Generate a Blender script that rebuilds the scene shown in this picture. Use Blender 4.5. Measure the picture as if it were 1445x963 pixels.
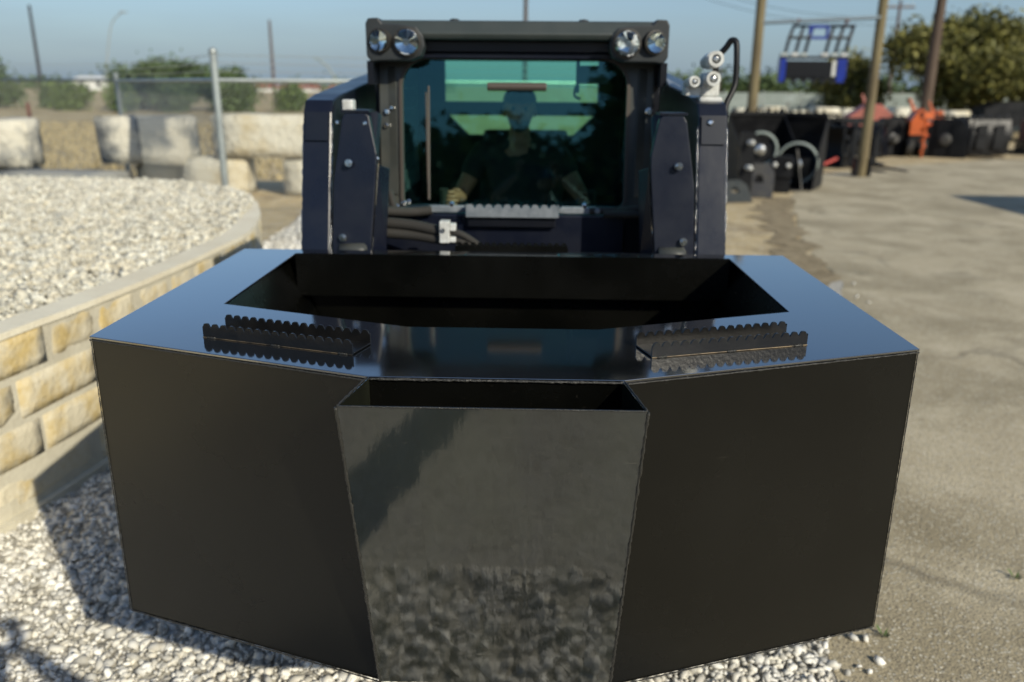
import bpy, bmesh, math, random
import numpy as np
from mathutils import Vector, Matrix, noise
random.seed(7)
R = math.radians
S = bpy.context.scene
for o in list(bpy.data.objects): bpy.data.objects.remove(o)
C = S.collection

# ------------------------------------------------------------------ camera
CAM_H = 1.9
cd = bpy.data.cameras.new('camera'); cam = bpy.data.objects.new('camera', cd); C.objects.link(cam)
pit, roll, yaw = 0.3008, 0.0085, 0.0226
F = Vector((-math.sin(yaw)*math.cos(pit), math.cos(yaw)*math.cos(pit), -math.sin(pit)))
Rt = Vector((math.cos(yaw), math.sin(yaw), 0)); U = Rt.cross(F)
c, s = math.cos(roll), math.sin(roll)
r2 = c*Rt+s*U; u2 = -s*Rt+c*U
m = Matrix((r2, u2, -F)).transposed().to_4x4(); m.translation = (0.0696, 0, CAM_H)
cam.matrix_world = m
cd.sensor_width = 36; cd.lens = 28.97; cd.clip_start = 0.05; cd.clip_end = 3000
cd.dof.use_dof = True; cd.dof.focus_distance = 1.72; cd.dof.aperture_fstop = 2.3
S.camera = cam
S.render.resolution_x = 1024; S.render.resolution_y = 682
S.render.engine = 'CYCLES'
S.cycles.max_bounces = 8; S.cycles.transparent_max_bounces = 16

# ------------------------------------------------------------------ world and sun
SUN_EL, SUN_AZ = 31.0, 141.0          # azimuth clockwise from +Y
w = bpy.data.worlds.new("World"); S.world = w; w.use_nodes = True
nt = w.node_tree; nt.nodes.clear()
def N(t, typ, **kw):
    n = t.nodes.new(typ)
    for k, v in kw.items(): setattr(n, k, v)
    return n
out = N(nt, 'ShaderNodeOutputWorld'); bg = N(nt, 'ShaderNodeBackground'); bg.inputs[1].default_value = 0.11
sky = N(nt, 'ShaderNodeTexSky'); sky.sky_type = 'NISHITA'; sky.sun_disc = False
sky.sun_elevation = R(SUN_EL); sky.sun_rotation = R(SUN_AZ); sky.air_density = 1.0; sky.dust_density = 0.5; sky.ozone_density = 3.5
tc = N(nt, 'ShaderNodeTexCoord'); mp = N(nt, 'ShaderNodeMapping'); mp.inputs['Scale'].default_value = (1.1, 1.6, 9.0); mp.inputs['Rotation'].default_value = (0.05, 0.09, 0.3)
nz = N(nt, 'ShaderNodeTexNoise'); nz.inputs['Scale'].default_value = 1.6; nz.inputs['Detail'].default_value = 6; nz.inputs['Roughness'].default_value = 0.55
cr = N(nt, 'ShaderNodeValToRGB'); cr.color_ramp.elements[0].position = 0.42; cr.color_ramp.elements[1].position = 0.72
cr.color_ramp.elements[1].color = (0.5, 0.5, 0.5, 1)
mx = N(nt, 'ShaderNodeMix', data_type='RGBA'); mx.inputs[7].default_value = (3.6, 4.5, 5.2, 1)
nt.links.new(tc.outputs['Generated'], mp.inputs[0]); nt.links.new(mp.outputs[0], nz.inputs[0]); nt.links.new(nz.outputs[0], cr.inputs[0])
sx_ = N(nt, 'ShaderNodeSeparateXYZ'); nt.links.new(tc.outputs['Generated'], sx_.inputs[0])
hz = N(nt, 'ShaderNodeMapRange'); hz.inputs[1].default_value = 0.0; hz.inputs[2].default_value = 0.19; hz.inputs[3].default_value = 0.85; hz.inputs[4].default_value = 0.0; nt.links.new(sx_.outputs[2], hz.inputs[0])
av = N(nt, 'ShaderNodeMath', operation='MULTIPLY_ADD'); av.inputs[1].default_value = .34; nt.links.new(cr.outputs[0], av.inputs[0]); nt.links.new(hz.outputs[0], av.inputs[2]); av.use_clamp = True
cc_ = N(nt, 'ShaderNodeMix', data_type='RGBA'); cc_.inputs[6].default_value = (1.55, 2.38, 3.3, 1); cc_.inputs[7].default_value = (2.7, 3.3, 3.9, 1); nt.links.new(cr.outputs[0], cc_.inputs[0]); nt.links.new(cc_.outputs[2], mx.inputs[7])
nt.links.new(av.outputs[0], mx.inputs[0]); nt.links.new(sky.outputs[0], mx.inputs[6]); nt.links.new(mx.outputs[2], bg.inputs[0]); nt.links.new(bg.outputs[0], out.inputs[0])
sd = bpy.data.lights.new('sun', 'SUN'); sd.energy = 4.2; sd.angle = R(0.5); sd.color = (1.0, 0.925, 0.76)
sun = bpy.data.objects.new('sun', sd); C.objects.link(sun)
sv = Vector((math.sin(R(SUN_AZ))*math.cos(R(SUN_EL)), math.cos(R(SUN_AZ))*math.cos(R(SUN_EL)), math.sin(R(SUN_EL))))
sun.rotation_euler = sv.to_track_quat('Z', 'Y').to_euler()
S.view_settings.view_transform = 'Standard'; S.view_settings.look = 'None'
S.view_settings.exposure = 0.14; S.view_settings.gamma = 1

# ------------------------------------------------------------------ materials
def mat(name, col, rough=0.6, metal=0.0, var=None, vscale=5.0, bump=0.0, bscale=40.0, coat=0.0, spec=0.5, island=0.0, vdetail=5, vlo=.4, vhi=.62, rvar=0.0, bdist=0.01, obj_rand=0.0, stretch=None):
    """Principled; var = second colour mixed by noise; bump = relief; island = brightness variation per mesh island"""
    M = bpy.data.materials.new(name); M.use_nodes = True; t = M.node_tree
    b = t.nodes['Principled BSDF']; b.inputs['Roughness'].default_value = rough; b.inputs['Metallic'].default_value = metal
    b.inputs['Coat Weight'].default_value = coat; b.inputs['Coat Roughness'].default_value = 0.06; b.inputs['Specular IOR Level'].default_value = spec
    b.inputs['Base Color'].default_value = (*col, 1)
    g = N(t, 'ShaderNodeNewGeometry'); tcn = N(t, 'ShaderNodeTexCoord')
    co = g.outputs['Position']
    if stretch:
        mpn = N(t, 'ShaderNodeMapping'); mpn.inputs['Scale'].default_value = stretch; t.links.new(co, mpn.inputs[0]); co = mpn.outputs[0]
    last = None
    if var:
        n = N(t, 'ShaderNodeTexNoise'); n.inputs['Scale'].default_value = vscale; n.inputs['Detail'].default_value = vdetail; n.inputs['Roughness'].default_value = 0.6
        t.links.new(co, n.inputs[0])
        rr = N(t, 'ShaderNodeMapRange'); rr.inputs[1].default_value = vlo; rr.inputs[2].default_value = vhi; t.links.new(n.outputs[0], rr.inputs[0])
        mm = N(t, 'ShaderNodeMix', data_type='RGBA'); mm.inputs[6].default_value = (*col, 1); mm.inputs[7].default_value = (*var, 1)
        t.links.new(rr.outputs[0], mm.inputs[0]); last = mm.outputs[2]
        if rvar:
            r3 = N(t, 'ShaderNodeMapRange'); r3.inputs[1].default_value = .3; r3.inputs[2].default_value = .7; r3.inputs[3].default_value = rough; r3.inputs[4].default_value = rough+rvar
            t.links.new(n.outputs[0], r3.inputs[0]); t.links.new(r3.outputs[0], b.inputs['Roughness'])
    if island or obj_rand:
        hs = N(t, 'ShaderNodeHueSaturation')
        if last: t.links.new(last, hs.inputs['Color'])
        else: hs.inputs['Color'].default_value = (*col, 1)
        r4 = N(t, 'ShaderNodeMapRange'); k = island or obj_rand; r4.inputs[3].default_value = 1-k; r4.inputs[4].default_value = 1+k*.7
        if island: t.links.new(g.outputs['Random Per Island'], r4.inputs[0])
        else:
            oi = N(t, 'ShaderNodeObjectInfo'); t.links.new(oi.outputs['Random'], r4.inputs[0])
        t.links.new(r4.outputs[0], hs.inputs['Value']); last = hs.outputs[0]
    if last: t.links.new(last, b.inputs['Base Color'])
    if bump:
        n2 = N(t, 'ShaderNodeTexNoise'); n2.inputs['Scale'].default_value = bscale; n2.inputs['Detail'].default_value = 6; t.links.new(co, n2.inputs[0])
        bp = N(t, 'ShaderNodeBump'); bp.inputs['Strength'].default_value = bump; bp.inputs['Distance'].default_value = bdist; t.links.new(n2.outputs[0], bp.inputs['Height']); t.links.new(bp.outputs[0], b.inputs['Normal'])
    return M

M = {}
M['black_gloss'] = mat('black_gloss_paint', (.006, .007, .008), .05, var=(.010, .010, .010), vscale=3.5, bump=.05, bscale=4, bdist=.004, rvar=.06, spec=1.0, coat=.8); M['black_gloss'].node_tree.nodes['Principled BSDF'].inputs['IOR'].default_value = 2.0
M['black_satin'] = mat('black_satin_paint', (.0013, .0014, .0010), .22, var=(.0026, .0026, .0019), vscale=2.2, bump=.10, bscale=5, bdist=.006, rvar=.10, spec=.5)
def scuff(Mt, lo=.70, hi=.735, col=(.07, .065, .052), scale=(3, 3, 22), sc=6.0):
    t = Mt.node_tree; b = t.nodes['Principled BSDF']; g = N(t, 'ShaderNodeNewGeometry'); mp_ = N(t, 'ShaderNodeMapping'); mp_.inputs['Scale'].default_value = scale; mp_.inputs['Rotation'].default_value = (.2, .6, .3)
    n = N(t, 'ShaderNodeTexNoise'); n.inputs['Scale'].default_value = sc; n.inputs['Detail'].default_value = 3; n.inputs['Distortion'].default_value = .3; t.links.new(g.outputs['Position'], mp_.inputs[0]); t.links.new(mp_.outputs[0], n.inputs[0])
    v = N(t, 'ShaderNodeTexNoise'); v.inputs['Scale'].default_value = 170; v.inputs['Detail'].default_value = 1; t.links.new(g.outputs['Position'], v.inputs[0])
    r_ = N(t, 'ShaderNodeMapRange'); r_.inputs[1].default_value = lo; r_.inputs[2].default_value = hi; t.links.new(n.outputs[0], r_.inputs[0]); q_ = N(t, 'ShaderNodeMapRange'); q_.inputs[1].default_value = .73; q_.inputs[2].default_value = .78; t.links.new(v.outputs[0], q_.inputs[0])
    a_ = N(t, 'ShaderNodeMath', operation='MAXIMUM'); t.links.new(r_.outputs[0], a_.inputs[0]); t.links.new(q_.outputs[0], a_.inputs[1]); k = N(t, 'ShaderNodeMath', operation='MULTIPLY'); k.inputs[1].default_value = .45; t.links.new(a_.outputs[0], k.inputs[0])
    m_ = N(t, 'ShaderNodeMix', data_type='RGBA'); m_.inputs[7].default_value = (*col, 1); t.links.new(k.outputs[0], m_.inputs[0]); src = b.inputs['Base Color'].links[0].from_socket; t.links.new(src, m_.inputs[6]); t.links.new(m_.outputs[2], b.inputs['Base Color'])
scuff(M['black_satin'], .72, .76, (.022, .02, .016))
M['rail_black'] = mat('rail_black_paint', (.006, .006, .006), .30, var=(.010, .0095, .009), vscale=25, bump=.3, bscale=120, bdist=.002, spec=.45)
M['pocket_steel'] = mat('pocket_black_steel', (.010, .011, .008), .045, var=(.018, .020, .013), vscale=5, bump=.24, bscale=9, bdist=.006, rvar=.04, spec=1.0, coat=.8, stretch=(1, 1, .3)); M['pocket_steel'].node_tree.nodes['Principled BSDF'].inputs['IOR'].default_value = 1.58; scuff(M['pocket_steel'])
M['weld'] = mat('weld_bead', (.028, .027, .023), .4, bump=.8, bscale=260, bdist=.004, spec=.5)
M['weld_bright'] = mat('bright_weld_bead', (.35, .35, .35), .2, metal=.9, bump=1.0, bscale=160, bdist=.006)
M['bare_edge'] = mat('worn_bare_edge', (.20, .15, .09), .4, metal=.5, var=(.03, .028, .025), vscale=30)
M['navy'] = mat('navy_machine_paint', (.0055, .0075, .016), .26, var=(.009, .011, .019), vscale=6, bump=.05, bscale=20, spec=.4, rvar=.1)
M['navy_dark'] = mat('dark_machine_paint', (.005, .006, .010), .28, var=(.008, .009, .013), vscale=5)
M['roof_grey'] = mat('roof_grey_plastic', (.034, .043, .041), .45, var=(.042, .050, .047), vscale=8)
M['pillar_grey'] = mat('pillar_grey_paint', (.040, .044, .041), .35, var=(.055, .057, .05), vscale=10)
M['rubber'] = mat('black_rubber', (.016, .015, .013), .6, var=(.03, .027, .022), vscale=30)
M['hose'] = mat('hose_sleeve', (.022, .020, .017), .8, bump=.5, bscale=180, bdist=.003)
M['seal'] = mat('window_seal_rubber', (.05, .04, .032), .6)
M['steel'] = mat('zinc_plated_steel', (.6, .6, .58), .25, metal=.9, bump=.15, bscale=60)
M['bolt'] = mat('bolt_steel', (.7, .7, .68), .18, metal=1.0)
M['step_grey'] = mat('step_grey_paint', (.13, .15, .17), .35, var=(.20, .22, .24), vscale=20)
M['white_cast'] = mat('white_painted_casting', (.62, .63, .60), .35, var=(.4, .4, .38), vscale=25, bump=.2, bscale=50)
M['brown_plastic'] = mat('brown_grey_plastic', (.07, .055, .045), .5)
M['lamp_reflector'] = mat('lamp_reflector', (.95, .95, .95), .30, metal=.1, bump=1.0, bscale=130, bdist=.02)
M['lamp_dim'] = mat('lamp_dim_reflector', (.34, .34, .28), .25, metal=.4, bump=.8, bscale=35, bdist=.02)
M['interior'] = mat('cab_interior_plastic', (.012, .016, .018), .55, var=(.02, .024, .026), vscale=8)
M['headliner'] = mat('cab_headliner', (.05, .07, .07), .7)
M['skin'] = mat('skin', (.45, .20, .12), .5, var=(.36, .15, .09), vscale=20)
M['tshirt'] = mat('black_tshirt', (.018, .02, .022), .85, bump=.3, bscale=25)
M['cap_blue'] = mat('slate_blue_cap', (.07, .10, .15), .8, bump=.2, bscale=200)
M['hair'] = mat('dark_beard_hair', (.03, .02, .014), .8)
M['denim'] = mat('dark_denim', (.04, .06, .10), .85, var=(.06, .08, .12), vscale=30)
M['stone'] = mat('limestone_block', (.64, .58, .43), .85, var=(.56, .43, .19), vscale=5.5, bump=.9, bscale=26, bdist=.012, obj_rand=.10, vlo=.44, vhi=.64)
M['mortar'] = mat('mortar', (.60, .56, .44), .9, var=(.52, .48, .37), vscale=6, bump=.5, bscale=50)
M['coping'] = mat('mortar_coping', (.68, .62, .47), .9, var=(.74, .69, .54), vscale=2.5, bump=.6, bscale=35)
M['quarry'] = mat('quarry_limestone', (.62, .59, .48), .9, var=(.50, .43, .28), vscale=1.7, bump=.9, bscale=9, bdist=.05, vlo=.5, vhi=.68)
M['quarry_stained'] = mat('stained_quarry_limestone', (.60, .57, .47), .9, var=(.17, .18, .18), vscale=1.25, bump=.9, bscale=9, bdist=.05, vlo=.47, vhi=.60)
M['concrete_dark'] = mat('grey_stained_concrete', (.20, .21, .21), .9, var=(.3, .3, .27), vscale=3, bump=.4, bscale=12)
M['gravel'] = mat('white_limestone_gravel', (.76, .745, .69), .8, var=(.60, .57, .49), vscale=14, island=.40, bump=.3, bscale=90, bdist=.004)
M['bed_gravel'] = mat('tan_limestone_gravel', (.66, .645, .55), .8, var=(.54, .49, .37), vscale=10, island=.38, bump=.3, bscale=90, bdist=.004)
M['galv'] = mat('galvanised_steel', (.42, .46, .44), .45, metal=.55, var=(.34, .37, .36), vscale=6)
M['pipe'] = mat('grey_blue_pipe', (.13, .17, .20), .5, metal=.3)
M['wire'] = mat('galvanised_wire', (.38, .40, .38), .5, metal=.4)
M['rail_dark'] = mat('weathered_dark_rail', (.07, .09, .10), .6)
M['timber'] = mat('weathered_timber_pole', (.20, .165, .085), .85, var=(.13, .10, .055), vscale=7, bump=.7, bscale=12, bdist=.02, stretch=(1, 1, .15))
M['timber_dark'] = mat('creosoted_timber_pole', (.07, .045, .03), .85, var=(.10, .07, .05), vscale=7, bump=.6, bscale=12, bdist=.02, stretch=(1, 1, .15))
M['pole_far'] = mat('grey_timber_pole', (.11, .085, .08), .85)
M['cable'] = mat('black_cable', (.03, .03, .035), .7)
M['black_iron'] = mat('black_painted_iron', (.004, .0045, .006), .36, var=(.009, .0095, .011), vscale=3, rvar=.2, spec=.3)
M['grey_iron'] = mat('grey_primed_iron', (.04, .04, .042), .55, var=(.06, .057, .05), vscale=6)
M['panel_black'] = mat('blue_black_panel_paint', (.003, .004, .007), .5, spec=.2)
M['blue'] = mat('royal_blue_paint', (.003, .018, .20), .35, var=(.004, .024, .26), vscale=5)
M['orange'] = mat('orange_paint', (.62, .13, .03), .45, var=(.45, .10, .03), vscale=5)
M['red'] = mat('red_paint', (.45, .035, .02), .45, var=(.30, .03, .02), vscale=5)
M['faded_red'] = mat('faded_red_paint', (.45, .14, .10), .55, var=(.35, .12, .09), vscale=5)
M['rust'] = mat('rust_brown_paint', (.16, .045, .025), .7, var=(.09, .03, .02), vscale=5)
M['pale_metal'] = mat('pale_metal_siding', (.27, .31, .29), .6, var=(.22, .26, .24), vscale=2)
M['white_wall'] = mat('white_wall_paint', (.7, .7, .66), .7)
M['roof_red'] = mat('red_clay_roof', (.33, .12, .08), .8)
M['glass_dark'] = mat('dark_window_glass', (.02, .03, .035), .1)
M['leaf_oak'] = mat('oak_foliage', (.19, .175, .035), .7, var=(.11, .112, .025), vscale=.9, island=.45, vlo=.4, vhi=.6)
M['leaf_green'] = mat('bush_foliage', (.095, .14, .05), .75, var=(.06, .10, .035), vscale=.9, island=.45)
M['leaf_bright'] = mat('bright_bush_foliage', (.12, .17, .04), .75, var=(.075, .12, .03), vscale=.9, island=.4)
M['bark'] = mat('grey_brown_bark', (.07, .055, .04), .9, bump=.8, bscale=8, bdist=.03)
M['weed'] = mat('green_weed', (.08, .14, .03), .7)

# tinted window glass: pale green sheet, see-through with a mirror-like skin
def glass(name, tint, ior=1.5):
    G = bpy.data.materials.new(name); G.use_nodes = True; t = G.node_tree; t.nodes.clear()
    o_ = N(t, 'ShaderNodeOutputMaterial'); tr = N(t, 'ShaderNodeBsdfTransparent'); tr.inputs[0].default_value = (*tint, 1)
    gl = N(t, 'ShaderNodeBsdfGlossy'); gl.inputs['Roughness'].default_value = .015; gl.inputs[0].default_value = (.38, .92, .95, 1) if 'tinted' in name else (.95, 1, 1, 1)
    fr = N(t, 'ShaderNodeFresnel'); fr.inputs[0].default_value = ior; ms = N(t, 'ShaderNodeMixShader')
    t.links.new(fr.outputs[0], ms.inputs[0]); t.links.new(tr.outputs[0], ms.inputs[1]); t.links.new(gl.outputs[0], ms.inputs[2]); t.links.new(ms.outputs[0], o_.inputs[0])
    return G
M['glass_front'] = glass('green_tinted_glass', (.64, .93, .86), 1.75)
M['glass_rear'] = glass('green_tinted_rear_glass', (.68, .92, .78), 1.5)
M['lens'] = glass('clear_lamp_glass', (.92, .95, .95), 1.5)

# ground materials built on world position
def ground_mat(name, cols, scales, bump=.5, bscale=60, speck=None, cracks=False):
    G = bpy.data.materials.new(name); G.use_nodes = True; t = G.node_tree; b = t.nodes['Principled BSDF']; b.inputs['Roughness'].default_value = .9; b.inputs['Specular IOR Level'].default_value = .25
    g = N(t, 'ShaderNodeNewGeometry'); last = None
    for i, cc in enumerate(cols[1:]):
        n = N(t, 'ShaderNodeTexNoise'); n.inputs['Scale'].default_value = scales[i]; n.inputs['Detail'].default_value = 8; n.inputs['Roughness'].default_value = .65; n.inputs['Distortion'].default_value = .4
        t.links.new(g.outputs['Position'], n.inputs[0])
        rr = N(t, 'ShaderNodeMapRange'); rr.inputs[1].default_value = .45; rr.inputs[2].default_value = .62; t.links.new(n.outputs[0], rr.inputs[0])
        mm = N(t, 'ShaderNodeMix', data_type='RGBA'); mm.inputs[6].default_value = (*cols[0], 1); mm.inputs[7].default_value = (*cc, 1)
        t.links.new(rr.outputs[0], mm.inputs[0])
        if last: t.links.new(last, mm.inputs[6])
        last = mm.outputs[2]
    n2 = N(t, 'ShaderNodeTexNoise'); n2.inputs['Scale'].default_value = bscale; n2.inputs['Detail'].default_value = 6; t.links.new(g.outputs['Position'], n2.inputs[0])
    h = n2.outputs[0]
    if speck:
        for sc, colr, lo, hi in speck:
            v = N(t, 'ShaderNodeTexVoronoi'); v.inputs['Scale'].default_value = sc; t.links.new(g.outputs['Position'], v.inputs[0])
            sp = N(t, 'ShaderNodeSeparateColor'); t.links.new(v.outputs['Color'], sp.inputs[0])
            r5 = N(t, 'ShaderNodeMapRange'); r5.inputs[1].default_value = lo; r5.inputs[2].default_value = hi; t.links.new(sp.outputs[0], r5.inputs[0])
            r6 = N(t, 'ShaderNodeMapRange'); r6.inputs[1].default_value = .5; r6.inputs[2].default_value = .3; t.links.new(v.outputs['Distance'], r6.inputs[0])
            mu = N(t, 'ShaderNodeMath', operation='MULTIPLY'); t.links.new(r5.outputs[0], mu.inputs[0]); t.links.new(r6.outputs[0], mu.inputs[1])
            mm = N(t, 'ShaderNodeMix', data_type='RGBA'); mm.inputs[7].default_value = (*colr, 1); t.links.new(mu.outputs[0], mm.inputs[0]); t.links.new(last, mm.inputs[6]); last = mm.outputs[2]
            ad = N(t, 'ShaderNodeMath', operation='SUBTRACT'); t.links.new(h, ad.inputs[0]); t.links.new(v.outputs['Distance'], ad.inputs[1]); h = ad.outputs[0]
    if cracks:
        nn = N(t, 'ShaderNodeTexNoise'); nn.inputs['Scale'].default_value = 1.2; nn.inputs['Detail'].default_value = 5; t.links.new(g.outputs['Position'], nn.inputs[0])
        va = N(t, 'ShaderNodeVectorMath', operation='SCALE'); va.inputs[3].default_value = 1.3; t.links.new(nn.outputs['Color'], va.inputs[0])
        vb = N(t, 'ShaderNodeVectorMath', operation='ADD'); t.links.new(va.outputs[0], vb.inputs[0]); t.links.new(g.outputs['Position'], vb.inputs[1])
        v = N(t, 'ShaderNodeTexVoronoi', feature='DISTANCE_TO_EDGE'); v.inputs['Scale'].default_value = .42; t.links.new(vb.outputs[0], v.inputs[0])
        r7 = N(t, 'ShaderNodeMapRange'); r7.inputs[1].default_value = .028; r7.inputs[2].default_value = .004; t.links.new(v.outputs['Distance'], r7.inputs[0])
        n9 = N(t, 'ShaderNodeTexNoise'); n9.inputs['Scale'].default_value = .8; t.links.new(g.outputs['Position'], n9.inputs[0])
        r9 = N(t, 'ShaderNodeMapRange'); r9.inputs[1].default_value = .48; r9.inputs[2].default_value = .6; t.links.new(n9.outputs[0], r9.inputs[0])
        m9 = N(t, 'ShaderNodeMath', operation='MULTIPLY'); r9.inputs[4].default_value = .4; t.links.new(r7.outputs[0], m9.inputs[0]); t.links.new(r9.outputs[0], m9.inputs[1])
        mm = N(t, 'ShaderNodeMix', data_type='RGBA'); mm.inputs[7].default_value = (.085, .075, .055, 1); t.links.new(m9.outputs[0], mm.inputs[0]); t.links.new(last, mm.inputs[6]); last = mm.outputs[2]
        ad = N(t, 'ShaderNodeMath', operation='SUBTRACT'); t.links.new(h, ad.inputs[0]); t.links.new(m9.outputs[0], ad.inputs[1]); h = ad.outputs[0]
    bp = N(t, 'ShaderNodeBump'); bp.inputs['Strength'].default_value = bump; bp.inputs['Distance'].default_value = .012; t.links.new(h, bp.inputs['Height']); t.links.new(bp.outputs[0], b.inputs['Normal'])
    t.links.new(last, b.inputs['Base Color'])
    return G
M['ground'] = ground_mat('dry_field_ground', [(.34, .27, .15), (.25, .20, .11), (.42, .34, .20)], [.12, .5], .6, 15)
M['sand'] = ground_mat('sandy_dirt', [(.46, .36, .20), (.27, .21, .125), (.52, .43, .27)], [1.1, 3.0], .8, 25, speck=[(22, (.5, .47, .4), .8, .95)])
M['asphalt'] = ground_mat('worn_asphalt', [(.46, .395, .27), (.37, .315, .21), (.52, .455, .32), (.30, .255, .165)], [.45, 1.6,   .9], .35, 200, speck=[(75, (.60, .56, .45), .55, .85), (115, (.13, .115, .09), .55, .85)], cracks=True)
M['dark_dirt'] = ground_mat('dark_dirt', [(.24, .19, .115), (.17, .135, .08), (.33, .27, .17)], [2.5, 6], .8, 30)
M['gravel_base'] = ground_mat('gravel_bed_fines', [(.46, .44, .38), (.30, .28, .24)], [30], .8, 90, speck=[(45, (.5, .48, .44), .3, .6)])

# ------------------------------------------------------------------ helpers
def link(o, parent=None):
    C.objects.link(o)
    if parent: o.parent = parent
    return o
def build(name, bm, m, parent=None, smooth=False, bevel=0, label=None):
    me = bpy.data.meshes.new(name)
    if bevel:
        bmesh.ops.bevel(bm, geom=[e for e in bm.edges if e.calc_face_angle(0) > .5], offset=bevel, segments=2, affect='EDGES', profile=.5, clamp_overlap=True)
    bmesh.ops.recalc_face_normals(bm, faces=bm.faces)
    bm.to_mesh(me); bm.free(); me.materials.append(M[m] if isinstance(m, str) else m)
    if smooth:
        for p in me.polygons: p.use_smooth = True
    o = bpy.data.objects.new(name, me); link(o, parent)
    if label: o['label'] = label
    return o
def tag(o, label=None, cat=None, group=None, kind=None):
    if label: o['label'] = label
    if cat: o['category'] = cat
    if group: o['group'] = group
    if kind: o['kind'] = kind
    return o
def empty(name, loc=(0, 0, 0), rz=0):
    o = bpy.data.objects.new(name, None); o.empty_display_size = .1; link(o); o.location = loc; o.rotation_euler = (0, 0, rz); return o
def copy_tree(o, parent=None):
    k = o.copy(); C.objects.link(k)
    if parent: k.parent = parent
    for ch in [x for x in bpy.data.objects if x.parent == o]: copy_tree(ch, k)
    return k
def box(bm, x0, x1, y0, y1, z0, z1, mx_=None):
    vs = [bm.verts.new((x, y, z)) for x in (x0, x1) for y in (y0, y1) for z in (z0, z1)]
    for f in ((0, 1, 3, 2), (4, 6, 7, 5), (0, 4, 5, 1), (2, 3, 7, 6), (0, 2, 6, 4), (1, 5, 7, 3)): bm.faces.new([vs[i] for i in f])
    if mx_: bmesh.ops.transform(bm, matrix=mx_, verts=vs)
    return vs
def prism(bm, pts, off):
    """closed polygon pts (3-D) extruded by vector off"""
    off = Vector(off); a = [bm.verts.new(p) for p in pts]; b = [bm.verts.new(Vector(p)+off) for p in pts]; n = len(pts)
    bm.faces.new(a); bm.faces.new(list(reversed(b)))
    for i in range(n): bm.faces.new((a[i], b[i], b[(i+1) % n], a[(i+1) % n]))
    return a+b
def plate(bm, quad, th):
    """quad/polygon given by corners, thickened by th along its normal"""
    q = [Vector(p) for p in quad]; nrm = (q[1]-q[0]).cross(q[2]-q[0]).normalized()
    return prism(bm, q, nrm*th)
def tube(bm, pts, r, n=8, cap=True):
    pts = [Vector(p) for p in pts]; rs = r if isinstance(r, (list, tuple)) else [r]*len(pts); rings = []; up = None
    for i, p in enumerate(pts):
        d = (pts[min(i+1, len(pts)-1)]-pts[max(i-1, 0)]).normalized()
        if up is None: up = Vector((0, 0, 1)) if abs(d.z) < .9 else Vector((1, 0, 0))
        a = d.cross(up).normalized(); b = a.cross(d).normalized(); up = b
        rings.append([bm.verts.new(p+(a*math.cos(2*math.pi*k/n)+b*math.sin(2*math.pi*k/n))*rs[i]) for k in range(n)])
    for i in range(len(rings)-1):
        for k in range(n): bm.faces.new((rings[i][k], rings[i][(k+1) % n], rings[i+1][(k+1) % n], rings[i+1][k]))
    if cap: bm.faces.new(rings[0]); bm.faces.new(list(reversed(rings[-1])))
def lathe(bm, prof, org, axis, n=24):
    """prof: (distance along axis, radius)"""
    q = Vector(axis).to_track_quat('Z', 'Y'); org = Vector(org); rings = []
    for d, r in prof:
        rings.append([bm.verts.new(org+q@Vector((r*math.cos(2*math.pi*k/n), r*math.sin(2*math.pi*k/n), d))) for k in range(n)])
    for i in range(len(rings)-1):
        for k in range(n): bm.faces.new((rings[i][k], rings[i][(k+1) % n], rings[i+1][(k+1) % n], rings[i+1][k]))
    bm.faces.new(rings[0]); bm.faces.new(list(reversed(rings[-1])))
def spline(pts, k=8):
    P = [Vector(p) for p in pts]; o = []
    for i in range(len(P)-1):
        a, b, c2, d = P[max(i-1, 0)], P[i], P[i+1], P[min(i+2, len(P)-1)]
        for j in range(k):
            t = j/k; o.append(.5*((2*b)+(c2-a)*t+(2*a-5*b+4*c2-d)*t*t+(3*b-a-3*c2+d)*t**3))
    o.append(P[-1]); return o
B = bmesh.new
def np_obj(name, V, Fc, m, parent=None):
    """V (n,3), Fc (k,3) arrays"""
    me = bpy.data.meshes.new(name); me.vertices.add(len(V)); me.vertices.foreach_set('co', V.astype(np.float32).ravel())
    me.loops.add(Fc.size); me.loops.foreach_set('vertex_index', Fc.astype(np.int32).ravel())
    me.polygons.add(len(Fc)); me.polygons.foreach_set('loop_start', np.arange(0, Fc.size, Fc.shape[1], dtype=np.int32))
    me.update(calc_edges=True); me.validate(); me.materials.append(M[m]); o = bpy.data.objects.new(name, me); link(o, parent); return o
rng = np.random.default_rng(5)
def rand_rot(n):
    q = rng.normal(size=(n, 4)); q /= np.linalg.norm(q, axis=1)[:, None]; w_, x, y, z = q.T
    return np.stack([1-2*(y*y+z*z), 2*(x*y-z*w_), 2*(x*z+y*w_), 2*(x*y+z*w_), 1-2*(x*x+z*z), 2*(y*z-x*w_), 2*(x*z-y*w_), 2*(y*z+x*w_), 1-2*(x*x+y*y)], 1).reshape(n, 3, 3)
bm = B(); bmesh.ops.create_icosphere(bm, subdivisions=1, radius=1); bm.verts.ensure_lookup_table()
ICO_V = np.array([v.co[:] for v in bm.verts]); ICO_F = np.array([[v.index for v in f.verts] for f in bm.faces]); bm.free()
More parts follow.
